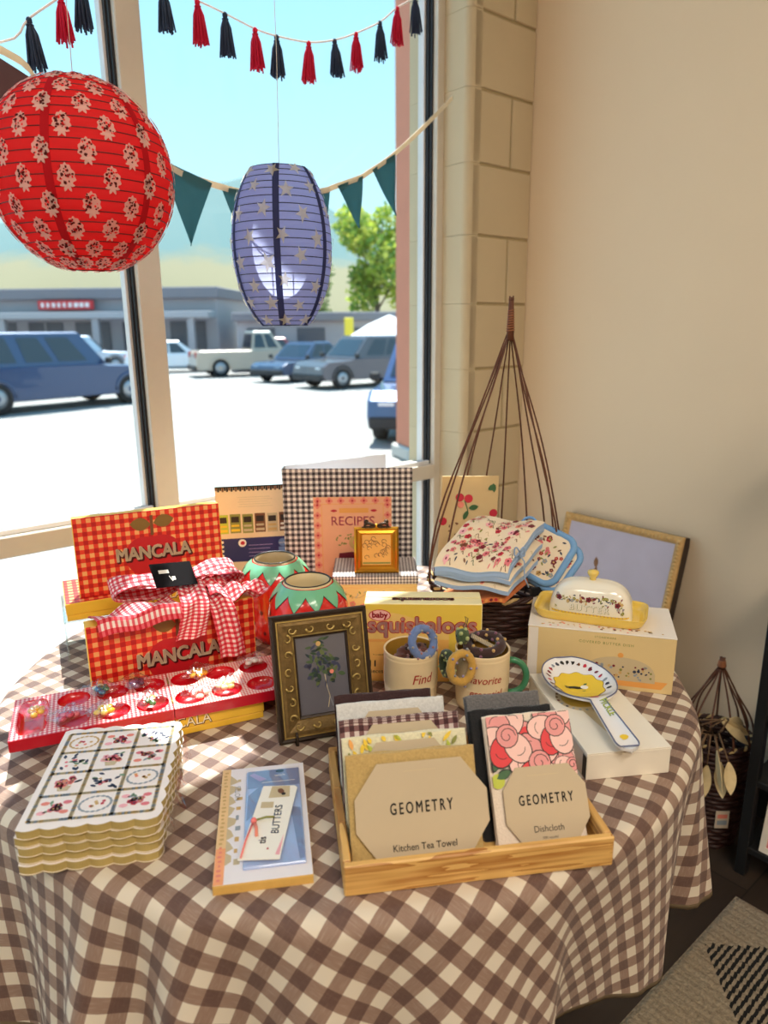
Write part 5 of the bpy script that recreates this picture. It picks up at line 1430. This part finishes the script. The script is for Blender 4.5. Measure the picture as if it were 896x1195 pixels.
# pot holders at the right of the basket
def pot_holder(label, c, e1, e2, hs):
    t = thing('pot_holder', label, 'pot holder', c, 0, 'pot holders in the twig basket')
    e1 = Vector(e1).normalized(); e2 = Vector(e2); e2 = (e2 - e1 * e2.dot(e1)).normalized(); n = e1.cross(e2)
    Mx = Matrix((e1, e2, n)).transposed().to_4x4()
    def rr(s, off=0):
        P = []
        for cx, cy, a0 in ((1, 1, 0), (-1, 1, pi / 2), (-1, -1, pi), (1, -1, 1.5 * pi)):
            for k in range(7):
                a = a0 + pi / 2 * k / 6; P.append((cx * (s - .022) + .022 * cos(a), cy * (s - .022) + .022 * sin(a)))
        return P
    b = B(); b.prism(rr(hs - .004), -.0045, .0045, QF, X=Mx); F = Fx(Mx, top_map(.0045)); qq = random.Random(int(c[0] * 1e4))
    for k in range(26): b.flower(qq.uniform(-.8, .8) * hs, qq.uniform(-.8, .8) * hs, qq.uniform(.004, .007), ink[qq.choice(('rose', 'maroon', 'red', 'gold', 'grey'))], ink['gold'], F, .0005)
    for k in range(30): b.leaf(qq.uniform(-.8, .8) * hs, qq.uniform(-.8, .8) * hs, .009, qq.uniform(0, 6.2), .0018, ink[qq.choice(('olive', 'navy', 'brown'))], F, .0006)
    b.build('quilted_pad', t)
    b = B(); b.tube([Mx @ Vector((x, y, 0)) for x, y in rr(hs)], .0072, M('binding_blue', (120, 166, 216), .8, var=.06), 8, closed=True); b.build('blue_binding', t)
    b = B(); b.tube([Mx @ Vector((hs * .8 + .016 * sin(g), hs * .8 + .016 * (1 - cos(g)), 0)) for g in [2 * pi * k / 12 for k in range(13)]], .003, M('binding_blue', (120, 166, 216)), 6); b.build('hanging_loop', t)
pot_holder('upper blue bound pot holder leaning at the right of the quilted napkins', (.318, 1.368, .930), (.55, .30, .78), (-.72, .62, .24), .052)
pot_holder('lower blue bound pot holder tucked beneath the other at the basket rim', (.332, 1.362, .914), (.60, .30, .74), (-.72, .62, .24), .050)

# ---------------------------------------------------------------- butter dish on its box
bz = TZ + .0005; brz = atan2(-.066, .24)
t = thing('dish_box', 'cream printed box with a picture of the butter dish, under the butter dish', 'box', (.257, 1.183, bz), brz)
CBX = M('printed_box_cream', (226, 200, 146), .45, var=.05, ns=6); CBW = M('printed_box_white', (238, 230, 222), .45, var=.02)
L, D, Hh = .249, .140, .106
b = B(); b.box((0, 0, 0), (L, D, Hh - .002), {'-y': CBX, '*': CBW}, .001); F = front_map(0); q = random.Random(4)
b.rect(.001, .001, .018, Hh - .003, CBW, F, .0003)
def printed_dish(b, F, cx, cz, w, h0):
    b.blot([(cx - w * .62, cz), (cx - w * .55, cz - .008), (cx + w * .58, cz - .008), (cx + w * .66, cz + .006), (cx + w * .5, cz + .006)], ink['orange'], F, h0)
    P = [(cx + w * .5 * cos(a) * (1 if abs(cos(a)) < .7 else .98), cz + .002 + .044 * max(0, sin(a)) ** .6) for a in [pi * k / 16 for k in range(17)]]
    b.blot(P, ink['tan'], F, h0 + .0002); b.disc(cx, cz + .0495, .005, ink['orange'], F, h0 + .0002, 8)
    for k in range(60):
        x = q.uniform(-.43, .43) * w; b.disc(cx + x, cz + .006 + q.uniform(0, .025), q.uniform(.0014, .0032), ink[q.choice(('maroon', 'olive', 'grey', 'gold', 'navy'))], F, h0 + .0004, 6)
printed_dish(b, F, .160, .016, .122, .0003)
b.text('STONEWARE', L / 2 + .008, Hh - .012, .005, ink['olive'], F, .0003, space=1.3); b.text('COVERED BUTTER DISH', L / 2 + .010, Hh - .023, .0068, ink['olive'], F, .0003, space=1.3)
b.build('box_body', t)
b = B(); b.box((-.0006, -.0006, Hh - .002), (L + .0006, D + .0006, Hh), CBW, .0006); F = top_map(Hh)
for k in range(46): b.disc(.02 + q.uniform(0, .21), .006 + q.uniform(0, .02), q.uniform(.0014, .003), ink[q.choice(('coral', 'gold', 'tan', 'brown'))], F, .0003, 6)
b.build('box_lid', t)
DZ = bz + Hh + .0008
t = thing('butter_dish', 'white lidded butter dish with flowers on a yellow tray on top of its box', 'butter dish', (.380, 1.226, DZ), R_(-22))
YG = M('yellow_glaze', (240, 204, 92), .2, var=.06, coat=.5); WG = M('white_glaze', (244, 238, 224), .15, var=.02, coat=.6); KN = M('knob_yellow', (232, 200, 100), .25, coat=.4)
def sup(a, hx, hy, n): 
    c, s = cos(a), sin(a); q_ = (abs(c) ** n + abs(s) ** n) ** (-1 / n); return hx * c * q_, hy * s * q_
b = B(); prof = [(0.02, .004), (.86, .004), (.93, .008), (.99, .017), (1.01, .018), (1.0, .015), (.95, .004), (.90, 0), (.02, 0)]
def trayf(u, v):
    k = v * (len(prof) - 1); i = min(int(k), len(prof) - 2); f = k - i; s = prof[i][0] + (prof[i + 1][0] - prof[i][0]) * f; z = prof[i][1] + (prof[i + 1][1] - prof[i][1]) * f
    x, y = sup(2 * pi * u, .098 * s, .053 * s, 7); return (x, y, z)
b.grid(lambda u, v: trayf(1 - u, v), 64, 24, YG, closeu=False); b.build('dish_tray', t)
b = B(); la, lb, lh = .074, .036, .064
def sv(v): return (1 - min(1, v * .9999) ** 3.2) ** (1 / 3.2) * (1 - .06 * v)
def lidf(u, v):
    v = sin(v * pi / 2); s = sv(v); x, y = sup(2 * pi * u, la * s + .0, lb * s, 4.); return (x, y, .0045 + lh * v)
b.grid(lidf, 72, 26, WG)
F = lambda x, y, h: (lambda v, s: Vector((x, -lb * s * max(0, 1 - abs(x / (la * s + 1e-6)) ** 4) ** .25 - h, .0045 + y)))(min(1, y / lh), sv(min(1, y / lh)))
b.rect(-.066, .006, .066, .0095, ink['yellow'], F, .0005, 24)
for k in range(44): b.disc(-.066 + .0031 * k, .0085, .0016, ink['yellow' if k % 2 else 'gold'], F, .0008, 6)
b.text('BUTTER', .0, .0140, .0160, ink['olive'], F, .0007, bold=.03, space=1.3); b.text('BUTTER', -.0003, .0143, .0160, ink['white'], F, .0010, space=1.3)
q = random.Random(22)
for k in range(90):
    x = q.uniform(-.062, .062); y = .030 + q.uniform(-.002, .011) if abs(x) < .048 else .012 + q.uniform(0, .028)
    c = ink[q.choice(('olive', 'gold', 'grey', 'tan', 'maroon', 'navy', 'olive'))]
    if k % 4 == 0: b.flower(x, y, .0032, c, ink['gold'], F, .0006)
    else: b.leaf(x, y, .0055, q.uniform(0, 6.2), .0012, c, F, .0006)
for (x, y) in ((-.002, .036), (.048, .031), (-.054, .034)): b.flower(x, y, .0052, ink['maroon'], ink['black'], F, .0010)
for s in (-1, 1): b.leaf(-.002 + s * .006, .036, .009, .5 if s > 0 else pi - .5, .0022, ink['maroon'], F, .0009)
b.build('dish_lid', t)
b = B(); b.lathe([(.001, .066), (.006, .0675), (.0052, .072), (.0085, .077), (.0105, .081), (.0095, .085), (.001, .0865)], KN, 20); b.build('knob', t)

# ---------------------------------------------------------------- white gift box with spoon rest
t = thing('white_box', 'plain white lidded box under the spoon rest', 'box', (.281, .878, TZ + .0006), R_(7.8))
WBX = M('white_board', (240, 232, 218), .5, var=.02); L, D, Hh = .127, .243, .0425
b = B(); b.box((.0008, .0008, 0), (L - .0008, D - .0008, Hh - .0045), WBX, .0008); b.build('box_base', t)
b = B(); b.box((0, 0, Hh - .0042), (L, D, Hh - .0024), WBX, .0005); b.box((.0004, .0004, Hh - .002), (L - .0004, D - .0004, Hh), WBX, .0005); F = top_map(Hh)
b.disc(.052, .150, .040, ink['tan'], F, .0002, 26, .95); b.disc(.052, .150, .029, M('print_mustard', (206, 170, 72), .5), F, .0004, 16, 1.05, 0, .06); b.blot([(.040, .120), (.064, .12), (.075, .05), (.085, .03), (.06, .03), (.052, .05)], ink['tan'], F, .0003)
q = random.Random(14)
for k in range(22):
    a = k * .29; b.disc(.052 + .036 * cos(a), .150 + .036 * sin(a), .0025, ink[q.choice(('maroon', 'navy', 'grey', 'brown'))], F, .0005, 6)
b.build('box_lid', t)
b = B(); b.box((-.0004, -.0003, .003), (-.0001, .012, Hh - .006), ink['black'], 0); b.build('corner_slot', t)
t = thing('spoon_rest', 'white ceramic spoon rest with a yellow scalloped centre lying on the white box', 'spoon rest', (.3385, .866, TZ + .0006 + Hh), R_(6.5))
SPW = M('spoon_white', (240, 240, 244), .12, var=.01, coat=.7); SLn = 0.272
def sw(v):   # half width; v=0 handle end, v=1 bowl end
    y = v * SLn; bw = 0
    e = (y - .196) / .0755
    if abs(e) < 1: bw = .056 * sqrt(1 - e * e)
    hw = .0165 - .005 * min(1, max(0, (y - .02) / .1)) + .0 
    if y < .017: hw *= sqrt(max(0, 1 - ((.017 - y) / .017) ** 2))
    if y > .20: hw = 0
    k = 9e-5
    return max(sqrt(bw * bw + hw * hw * (1 if y < .15 else max(0, 1 - (y - .15) / .05))), .0004)
def sz(u, v):
    y = v * SLn; x = (u - .5) * 2
    e = (y - .196) / .0755
    rim = .022
    if abs(e) < 1.0: 
        rr = min(1, sqrt((x * sqrt(max(0, 1 - e * e))) ** 2 + e * e)); zb = .0052 + .0185 * rr ** 2.4
    else: zb = .0237
    zh = .0125 + .011 * min(1, y / .13) ** 1.0 + .003 * x * x
    k = min(1, max(0, (y - .115) / .045)); k = k * k * (3 - 2 * k)
    return zh * (1 - k) + zb * k
def spf(u, v):
    v2 = v; return Vector(((u - .5) * 2 * sw(v2), v2 * SLn, sz(u, v2)))
b = B(); VS = 70
b.slab(spf, 22, VS, (0, 0, -.0045), SPW)
F = lambda x, y, h: (lambda v: Vector((x, y, sz(.5 + x / (2 * sw(v)), v) + h)))(min(1, max(0, y / SLn)))
def patch(pts_fn, m, h, n=22):   # fan so it follows the bowl
    c = pts_fn(0, 0); vs = [F(c[0], c[1], h)]
    for r in (.5, 1.0):
        for k in range(n): x, y = pts_fn(r, 2 * pi * k / n); vs.append(F(x, y, h))
    fs = [[0, 1 + k, 1 + (k + 1) % n] for k in range(n)] + [[1 + k, 1 + n + k, 1 + n + (k + 1) % n, 1 + (k + 1) % n] for k in range(n)]
    b.add(vs, fs, m)
patch(lambda r, a: (r * .0395 * cos(a) * (1 + .05 * cos(10 * a)), .192 + r * .045 * sin(a) * (1 + .05 * cos(10 * a))), ink['brown'], .0004, 60)
patch(lambda r, a: (r * .0385 * cos(a) * (1 + .05 * cos(10 * a)), .192 + r * .044 * sin(a) * (1 + .05 * cos(10 * a))), ink['yellow'], .0008, 60)
b.blot([(-.016, .196), (-.006, .197), (.004, .193), (.006, .186), (-.004, .187), (-.017, .191)], ink['black'], F, .0014); b.disc(.009, .191, .0065, ink['white'], F, .0015, 9)
for k in range(3): b.stroke([(-.014, .195 - .003 * k), (-.022, .198 - .003 * k)], .0016, ink['black'], F, .0014)
b.leaf(.010, .198, .008, .4, .002, ink['dgreen'], F, .0016); b.leaf(.0, .178, .008, .2, .0012, ink['olive'], F, .0015)
q = random.Random(17)
for k in range(20):
    a = R_(-25) + R_(230) * k / 19; x, y = .0445 * cos(a), .196 + .0635 * sin(a); c = ('black', 'navy', 'grey', 'red', 'maroon', 'maroon', 'red', 'brown', 'black', 'black')[k % 10]
    b.disc(x, y, .0030, ink[c], F, .0006, 7, 1.3, a, .4, k)
    if k % 2: b.stroke([(x, y), (x + .004 * cos(a * 3), y + .004 * sin(a * 3))], .0011, ink['black'], F, .0007)
b.flower(.004, .136, .006, ink['rose'], ink['red'], F, .0006); b.disc(.011, .142, .003, ink['navy'], F, .0006, 8); b.disc(-.003, .134, .0028, ink['red'], F, .0007, 8)
b.text('PICKLE', .0035, .120, .0145, ink['green'], F, .0007, rot=-pi / 2, align='LEFT', bold=.03, sx=.9); b.text('PICKLE', .0037, .1202, .0145, ink['lime'], F, .0010, rot=-pi / 2, align='LEFT', sx=.9)
b.disc(.002, .030, .006, ink['yellow'], F, .0006, 9, 1, 0, .2)
b.build('spoon_body', t)
b = B(); P = [Vector(spf(1, v / 80)) + Vector((0, 0, .0002)) for v in range(2, 80)] + [Vector(spf(0, v / 80)) + Vector((0, 0, .0002)) for v in range(79, 1, -1)]
b.tube(P, .0011, M('rim_blue', (96, 104, 140), .3), 6, closed=True); b.build('rim_line', t)
# ---------------------------------------------------------------- paper lanterns
def paper(name, c, tr=.55):
    return M(name, c, .75, var=.03, trans=tr, spec=.2)
WIRE = M('lantern_wire', (70, 30, 34), .5); THREAD = M('white_thread', (238, 236, 230), .8)
def lantern(name, label, c, a, hh, z_open_t, z_open_b, pm, wire_shadow, art, nr, wirem):
    t = thing(name, label, 'lantern', c, R_(12))
    f_t = math.asin(z_open_t); f_b = -math.asin(z_open_b)
    def S(th, ph, out=0): return Vector(((a + out) * cos(ph) * cos(th), (a + out) * cos(ph) * sin(th), (hh + out) * sin(ph)))
    nph = nr * 3
    b = B()
    def f(u, v):
        ph = f_b + (f_t - f_b) * v; rib = .012 * abs(sin(v * nr * pi)); rr = 1 - .009 + rib * .8
        p = S(2 * pi * u, ph); return Vector((p.x * rr, p.y * rr, p.z))
    b.grid(f, 72, nr * 4, pm, closeu=True)
    def F(x, y, h):   # x: metres along equator, y: metres up along the meridian
        ph = y / ((a + hh) / 2); return S(x / a - pi / 2, ph, .0022 + h)
    art(b, F, a, hh, f_b, f_t)
    for k in range(6):  # dark meridian strips: shadow of the inner wire painted onto the paper
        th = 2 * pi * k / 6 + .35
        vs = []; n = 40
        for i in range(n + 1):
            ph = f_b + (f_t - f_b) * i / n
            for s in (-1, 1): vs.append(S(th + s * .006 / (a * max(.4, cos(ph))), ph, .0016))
        b.add(vs, [[2 * i, 2 * i + 1, 2 * i + 3, 2 * i + 2] for i in range(n)], wire_shadow)
    b.build('paper_shade', t)
    b = B()
    for k in range(nr + 1):
        ph = f_b + (f_t - f_b) * k / nr; r = a * cos(ph) * .993
        b.tube([(r * cos(g), r * sin(g), hh * sin(ph)) for g in [2 * pi * i / 48 for i in range(48)]], .0008, wirem, 5, closed=True)
    b.build('rib_wire', t)
    b = B(); zt, zb = hh * sin(f_t), hh * sin(f_b); rt, rb = a * cos(f_t), a * cos(f_b)
    for s in (-1, 1): b.tube([(s * rt, 0, zt), (s * rt * .35, 0, zt - .012), (s * rt * .3, 0, zb + .02), (s * rb, 0, zb)], .0012, wirem, 6)
    b.tube([(-rt, 0, zt), (0, 0, zt + .006), (rt, 0, zt)], .0012, wirem, 6); b.build('wire_expander', t)
    b = B(); b.tube([(0, 0, zt + .006), (.004, 0, zt + .2), (0, 0, 3.198 - c[2])], .0006, THREAD, 5); b.build('hanging_thread', t)
    return t
RP = paper('red_paper', (255, 74, 78), .72); RPS = paper('red_wire_shadow', (190, 20, 34), .3); WPm = paper('print_white', (255, 240, 232), .6); BKm = paper('print_dark', (92, 36, 34), .3)
def red_art(b, F, a, hh, f0, f1):
    q = random.Random(11); rows = 10; H = (a + hh) / 2
    for j in range(rows):
        y = (f0 + (f1 - f0) * (j + .5) / rows) * H; n = 14
        for i in range(n):
            cw = cos(y / H); x = 2 * pi * a * (i + .5 * (j % 2)) / n; s = .0142
            k = 1 / max(.35, cw)
            G = lambda u, v, h: F(x + u * k, y + v, h)
            # strawberry shaped floral cluster
            P = [(s * .80 * sin(g) * (1 - .35 * cos(g)) * (1 + .10 * cos(9 * g)), s * (.10 + cos(g) * .95) * (1 + .08 * cos(9 * g))) for g in [2 * pi * m / 36 for m in range(36)]]
            b.blot(P, WPm, G, .0004)
            for m in range(26):
                u, v = q.uniform(-.6, .6) * s, q.uniform(-.7, .8) * s; b.disc(u, v, s * q.uniform(.06, .15), (BKm, RP, BKm)[m % 3], G, .0009, 6, 1, 0, .4, m)
            for g in (-.9, -.3, .3, .9): b.leaf(0, -s * .75, s * .75, -pi / 2 + g * 1.5, s * .16, WPm, G, .0006)
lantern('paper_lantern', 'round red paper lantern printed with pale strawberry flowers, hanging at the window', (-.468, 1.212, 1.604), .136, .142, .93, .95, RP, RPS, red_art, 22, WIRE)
BPm = paper('blue_grey_paper', (182, 188, 228), .72); BPS = paper('blue_wire_shadow', (58, 64, 104), .3); STm = paper('star_cream', (252, 246, 220), .75)
def star_art(b, F, a, hh, f0, f1):
    q = random.Random(21); H = (a + hh) / 2
    for j in range(8):
        y = (f0 + (f1 - f0) * (j + .5) / 8) * H; n = 9
        for i in range(n):
            x = 2 * pi * a * (i + .5 * (j % 2) + q.uniform(-.12, .12)) / n; r = q.uniform(.0125, .0165); rot = q.uniform(-.5, .5); yy = y + q.uniform(-.006, .006); k = 1 / max(.45, cos(yy / H))
            for m in range(5):
                g = pi / 2 + rot + 2 * pi * m / 5
                b.blot([(x, yy), (x + k * r * .42 * cos(g - pi / 5), yy + r * .42 * sin(g - pi / 5)), (x + k * r * cos(g), yy + r * sin(g)), (x + k * r * .42 * cos(g + pi / 5), yy + r * .42 * sin(g + pi / 5))], STm, F, .0006)
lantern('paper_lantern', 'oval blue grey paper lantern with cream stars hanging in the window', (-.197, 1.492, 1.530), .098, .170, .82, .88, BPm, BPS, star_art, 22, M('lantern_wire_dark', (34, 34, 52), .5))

# ---------------------------------------------------------------- pennant bunting and tassel garland in front of the glass
def smooth(pts, n=6):
    out = []; P = [Vector(p) for p in pts]
    for i in range(len(P) - 1):
        p0, p1, p2, p3 = P[max(i - 1, 0)], P[i], P[i + 1], P[min(i + 2, len(P) - 1)]
        for k in range(n):
            t = k / n; out.append(.5 * ((2 * p1) + (p2 - p0) * t + (2 * p0 - 5 * p1 + 4 * p2 - p3) * t * t + (3 * p1 - p0 - 3 * p2 + p3) * t ** 3))
    out.append(P[-1]); return out
def along(path, s):   # wall coordinate s -> z on the path (path in wall coords)
    for a, c in zip(path, path[1:]):
        if a[0] <= s <= c[0]: f = (s - a[0]) / (c[0] - a[0] + 1e-9); return a[2] + (c[2] - a[2]) * f
    return path[-1][2] if s > path[-1][0] else path[0][2]
BN = 1.62
bp = [(-.30, BN, 2.08), (.10, BN, 1.945), (.43, BN, 1.885), (.503, BN, 1.832), (.68, BN, 1.766), (.76, BN, 1.718), (.832, BN, 1.702), (.93, BN, 1.690), (1.03, BN, 1.694), (1.157, BN, 1.718), (1.205, BN, 1.735), (1.285, BN, 1.765), (1.315, BN, 1.782), (1.391, BN, 1.828), (1.50, BN, 1.91), (1.63, BN, 2.018)]
bpath = smooth([(s, n, z) for s, n, z in bp], 5)
t = thing('pennant_bunting', 'teal pennant bunting on cream tape swagged across the window behind the lanterns', 'bunting', (0, 0, 0), WANG)
tape = M('cream_tape', (240, 228, 206), .8, trans=.3)
b = B(); n = len(bpath); vs = []
for p in bpath: vs += [p + Vector((0, -.0015, .007)), p + Vector((0, -.0015, -.007)), p + Vector((0, .0015, .007)), p + Vector((0, .0015, -.007))]
fs = []
for i in range(n - 1):
    o, o2 = 4 * i, 4 * i + 4
    fs += [[o, o + 1, o2 + 1, o2], [o + 2, o2 + 2, o2 + 3, o + 3], [o, o2, o2 + 2, o + 2], [o + 1, o + 3, o2 + 3, o2 + 1]]
b.add(vs, fs, tape); b.build('tape', t)
teal = M('teal_fabric', (84, 136, 146), .8, var=.12, ns=60, trans=.6); mauve = M('dusky_fabric', (112, 84, 88), .8, var=.1, trans=.35); edgem = M('pinking_edge', (214, 186, 160), .8)
for (s0, s1, tp, ln, m) in [(-.22, -.08, .0, .17, teal), (-.05, .09, .0, .17, mauve), (.12, .26, .0, .17, teal), (.355, .545, -.02, .185, mauve), (.545, .66, .0, .13, teal), (.725, .845, -.002, .140, teal), (.870, .965, .008, .140, teal), (.985, 1.075, .0, .13, teal), (1.10, 1.185, .016, .105, teal), (1.205, 1.292, .030, .098, teal), (1.325, 1.405, .045, .108, teal)]:
    z0, z1 = along(bp, s0), along(bp, s1); mid = ((s0 + s1) / 2 + tp, min(z0, z1) - ln)
    b = B()
    tri = lambda u, v: Vector(((s0 + (s1 - s0) * u) * (1 - v) + mid[0] * v, BN - .003 + .003 * sin(u * 5 + v * 4 + s0 * 9), (z0 + (z1 - z0) * u) * (1 - v) + mid[1] * v))
    b.slab(tri, 8, 10, (0, .0012, 0), m); b.build('pennant', t)
# tassels
GN = 1.64
gp = [(-.42, GN, 1.99), (-.2, GN, 1.885), (.0, GN, 1.845), (.2, GN, 1.862), (.432, GN, 1.905), (.489, GN, 1.958), (.554, GN, 2.012), (.62, GN, 2.075), (.70, GN, 2.10), (.77, GN, 2.082), (.849, GN, 2.077), (.916, GN, 2.068), (.993, GN, 2.055), (1.052, GN, 2.053), (1.145, GN, 2.060), (1.224, GN, 2.082), (1.294, GN, 2.113), (1.375, GN, 2.157), (1.436, GN, 2.205), (1.500, GN, 2.246), (1.60, GN, 2.34)]
gpath = smooth(gp, 4)
t = thing('tassel_garland', 'garland of red and navy thread tassels strung across the top of the window', 'garland', (0, 0, 0), WANG)
b = B(); b.tube(gpath, .0022, M('white_cord', (244, 236, 232), .8, trans=.3), 6); b.build('cord', t)
RT = M('tassel_red', (232, 24, 74), .75, var=.2, ns=200, trans=.25); NT_ = M('tassel_navy', (60, 76, 106), .75, var=.25, ns=200, trans=.3)
spots = [(-.30, 'n'), (-.17, 'r'), (-.05, 'n'), (.08, 'r'), (.25, 'n'), (.36, 'r'), (.489, 'n'), (.554, 'r'), (.595, 'n'), (.770, 'n'), (.849, 'r'), (.916, 'n'), (.993, 'r'), (1.052, 'n'), (1.145, 'r'), (1.224, 'n'), (1.294, 'r'), (1.375, 'n'), (1.436, 'r'), (1.500, 'n')]
for i, (s, c) in enumerate(spots):
    m = RT if c == 'r' else NT_; z = along(gp, s); q = random.Random(i)
    tb = thing('t', None, None)   # temporary frame, removed below
    bpy.data.objects.remove(tb)
    b = B(); tilt = q.uniform(-.05, .10); X = X_((s, GN, z + .002), ry=-tilt)
    b.sphere((0, 0, -.006), .0062, m, 10, (1, 1, 1.25), X); b.tube([X @ Vector((.0062 * cos(g), .0062 * sin(g), -.0135)) for g in [2 * pi * k / 12 for k in range(12)]], .0016, m, 5, closed=True)
    Lh = .088 * q.uniform(.93, 1.06)
    for k in range(30):
        a = k * 2.4; rr = sqrt((k + .5) / 30); w = q.uniform(.92, 1.05)
        b.tube([X @ Vector((.0035 * rr * cos(a), .0035 * rr * sin(a), -.011)), X @ Vector((.0115 * rr * cos(a), .0115 * rr * sin(a), -.03)), X @ Vector((.0195 * rr * cos(a) + q.uniform(-.001, .001), .0195 * rr * sin(a), -Lh * w))], .0021, m, 4)
    b.build('tassel', t)
# ---------------------------------------------------------------- framed canvas leaning on the right wall
t = thing('framed_canvas', 'lavender canvas in a gold carved frame leaning on the right wall behind the table', 'picture frame', W(1.752, 1.368, .001), R_(-40) - pi / 2 + R_(80) - R_(40) + R_(40))
t.rotation_euler = (0, 0, atan2(-NW.y, -NW.x))
Xc = X_((.206, 0, 0), rx=-R_(14.2)); cw, chh = .206, .80
GC = M('carved_gold', (212, 172, 112), .45, .3, var=.3, ns=70, bump=.6, bs=150); DS = M('frame_side_dark', (58, 42, 34), .6)
b = B(); b.box((-cw, -.002, 0), (cw, .036, chh), DS, .002, Xc)
moulding(b, cw, chh, [(0, 0), (0, .008), (.006, .012), (.018, .011), (.024, .006), (.026, 0)], Xc, [GC] * 5)
b.build('frame_moulding', t)
b = B()
def rope(p, q_):
    p, q_ = Vector(p), Vector(q_); n = int((q_ - p).length / .011)
    for k in range(n):
        c = p.lerp(q_, (k + .5) / n); b.sphere((c.x, c.y, c.z), .0062, GC, 8, (1, .6, 1), Xc)
rope((-cw + .012, -.0115, .012), (-cw + .012, -.0115, chh - .012)); rope((cw - .012, -.0115, .012), (cw - .012, -.0115, chh - .012)); rope((-cw + .02, -.0115, chh - .012), (cw - .02, -.0115, chh - .012))
b.build('carved_beading', t)
b = B(); LV = M('lavender_canvas', (192, 184, 202), .7, var=.10, ns=14); b.box((-cw + .024, -.0045, .024), (cw - .024, -.0022, chh - .024), LV, 0, Xc)
F = Fx(Xc, front_map(-.0045)); fur = M('painted_fur', (142, 100, 70), .7, var=.25, ns=90)
b.blot([(-.075, .36), (-.045, .36), (-.040, .51), (-.043, .59), (-.047, .632), (-.056, .652), (-.064, .635), (-.072, .59), (-.078, .51)], fur, F, .0006)
b.leaf(-.058, .645, .035, 1.7, .008, fur, F, .0008); b.disc(-.052, .61, .004, ink['brown'], F, .0010, 8); b.disc(-.062, .59, .003, ink['maroon'], F, .0010, 8)
b.build('canvas', t)

# ---------------------------------------------------------------- small basket with dried pods
sx, sy = .895, 1.715
t = thing('twig_basket', 'small dark twig basket standing on the floor beside the black rack', 'basket', (sx, sy, .0008), R_(30))
twig_basket(t, .070, .088, .305, (-.006, .004, .525), 11, 18, 24, .0026)
b = B(); b.box((-.018, -.0008, -.026), (.018, .0008, .026), M('price_tag_paper', (214, 196, 176), .6, var=.04), 0, X_((-.046, -.074, .10), rz=R_(-30)))
F = Fx(X_((-.046, -.074, .10), rz=R_(-30)), front_map(-.0008)); b.rect(-.013, .004, .013, .016, ink['coral'], F, .0003); b.rect(-.013, -.016, .013, -.002, ink['grey'], F, .0003)
b.build('price_tag', t, label='pale paper price tag')
t = thing('dried_pods', 'bunch of pale dried seed pods on dark stems hanging over the small basket', 'dried flowers', (sx - .05, sy - .07, .325), 0)
POD = M('dried_pod', (222, 200, 154), .7, var=.2, ns=60, bump=.3); STK = M('dried_stem', (110, 84, 60), .8, var=.2)
q = random.Random(15); b = B(); pods = []
for k in range(16):
    a = -3.3 + 1.7 * k / 15 + q.uniform(-.1, .1); l = q.uniform(.07, .125)
    P0 = Vector((.03, .03, .0)); P1 = Vector((.045 * cos(a), .03 * sin(a) - .015, .035 + .02 * q.random())); P2 = Vector((l * cos(a), l * sin(a) * .8 - .02, .055 - q.uniform(.02, .085)))
    if k % 5 == 0: P1.z += .02; P2 = Vector((.03 + .02 * cos(a), -.02, .075))
    b.tube([P0, P1, P2], [.003, .0024, .0018], STK, 6); pods.append((P2, (P2 - P1).normalized(), q.uniform(.075, .105)))
b.build('stems', t)
for (p, d, l) in pods:
    b = B(); d = (d + Vector((0, 0, -.9))).normalized(); s = d.cross(Vector((q.uniform(-1, 1), q.uniform(-1, 1), .3))).normalized(); nn = d.cross(s)
    def pod(u, v, p=p, d=d, s=s, nn=nn, l=l):
        w = .0155 * sin(pi * min(1, v * .97 + .03)) ** .8; c = (u - .5) * 2
        return p + d * (l * v) + s * (w * c) + nn * (.006 * (1 - c * c) * sin(pi * v) + .010 * v * v)
    b.slab(pod, 6, 12, nn * -.0012, POD); b.build('pod', t)

# ---------------------------------------------------------------- black rack at the right edge with boxes and a small framed print
BKR = M('black_metal', (20, 20, 22), .5, var=.1)
t = thing('metal_rack', 'black metal shelf rack with square posts cut off by the right edge', 'shelf', W(1.69, .613, .0005), WANG)
for (x, y) in ((0, 0), (.245, 0), (0, -.78), (.245, -.78)):
    b = B(); b.box((x, y - .026, 0), (x + .026, y, 1.35), BKR, .002); b.build('post', t)
for z in (.07, .262, .445, .80, 1.15):
    b = B(); b.box((.002, -.804, z), (.269, -.002, z + .018), BKR, .002); b.build('shelf_board', t)
t = thing('storage_box', 'grey blue box on the middle shelf of the black rack', 'box', W(1.705, .570, .2815), WANG)
GB = M('grey_blue_card', (124, 122, 136), .7, var=.06); b = B(); b.box((0, -.26, 0), (.22, 0, .115), GB, .003); b.build('box_base', t)
b = B(); b.box((-.003, -.263, .1155), (.223, .003, .140), GB, .003); b.build('box_lid', t)
t = thing('small_print', 'white framed pink print leaning on the lower shelf of the black rack', 'picture frame', W(1.698, .565, .0895), 0)
t.rotation_euler = (0, 0, atan2(-NW.y, -NW.x))
Xp = X_((.09, .004, 0), rx=-R_(9)); b = B(); moulding(b, .09, .165, [(0, -.012), (0, .004), (.014, .004), (.016, -.001)], Xp, [M('white_frame', (236, 226, 214), .5)] * 3); b.build('frame_moulding', t)
b = B(); b.box((-.076, -.001, .014), (.076, .001, .151), M('pink_print', (214, 120, 128), .6, var=.3, ns=40), 0, Xp); b.build('print', t)
t = thing('black_ornament', 'black curved ornament on the upper shelf of the rack', 'ornament', W(1.76, .50, .4636), WANG)
b = B(); b.tube([(.0, 0, .006), (.02, -.02, .03), (.05, -.03, .05), (.08, -.02, .04), (.10, 0, .012)], [.006, .008, .010, .008, .006], BKR, 8); b.lathe([(.001, 0), (.03, 0), (.028, .006), (.001, .007)], BKR, 16, X_((.05, -.01, 0))); b.build('ornament_body', t)
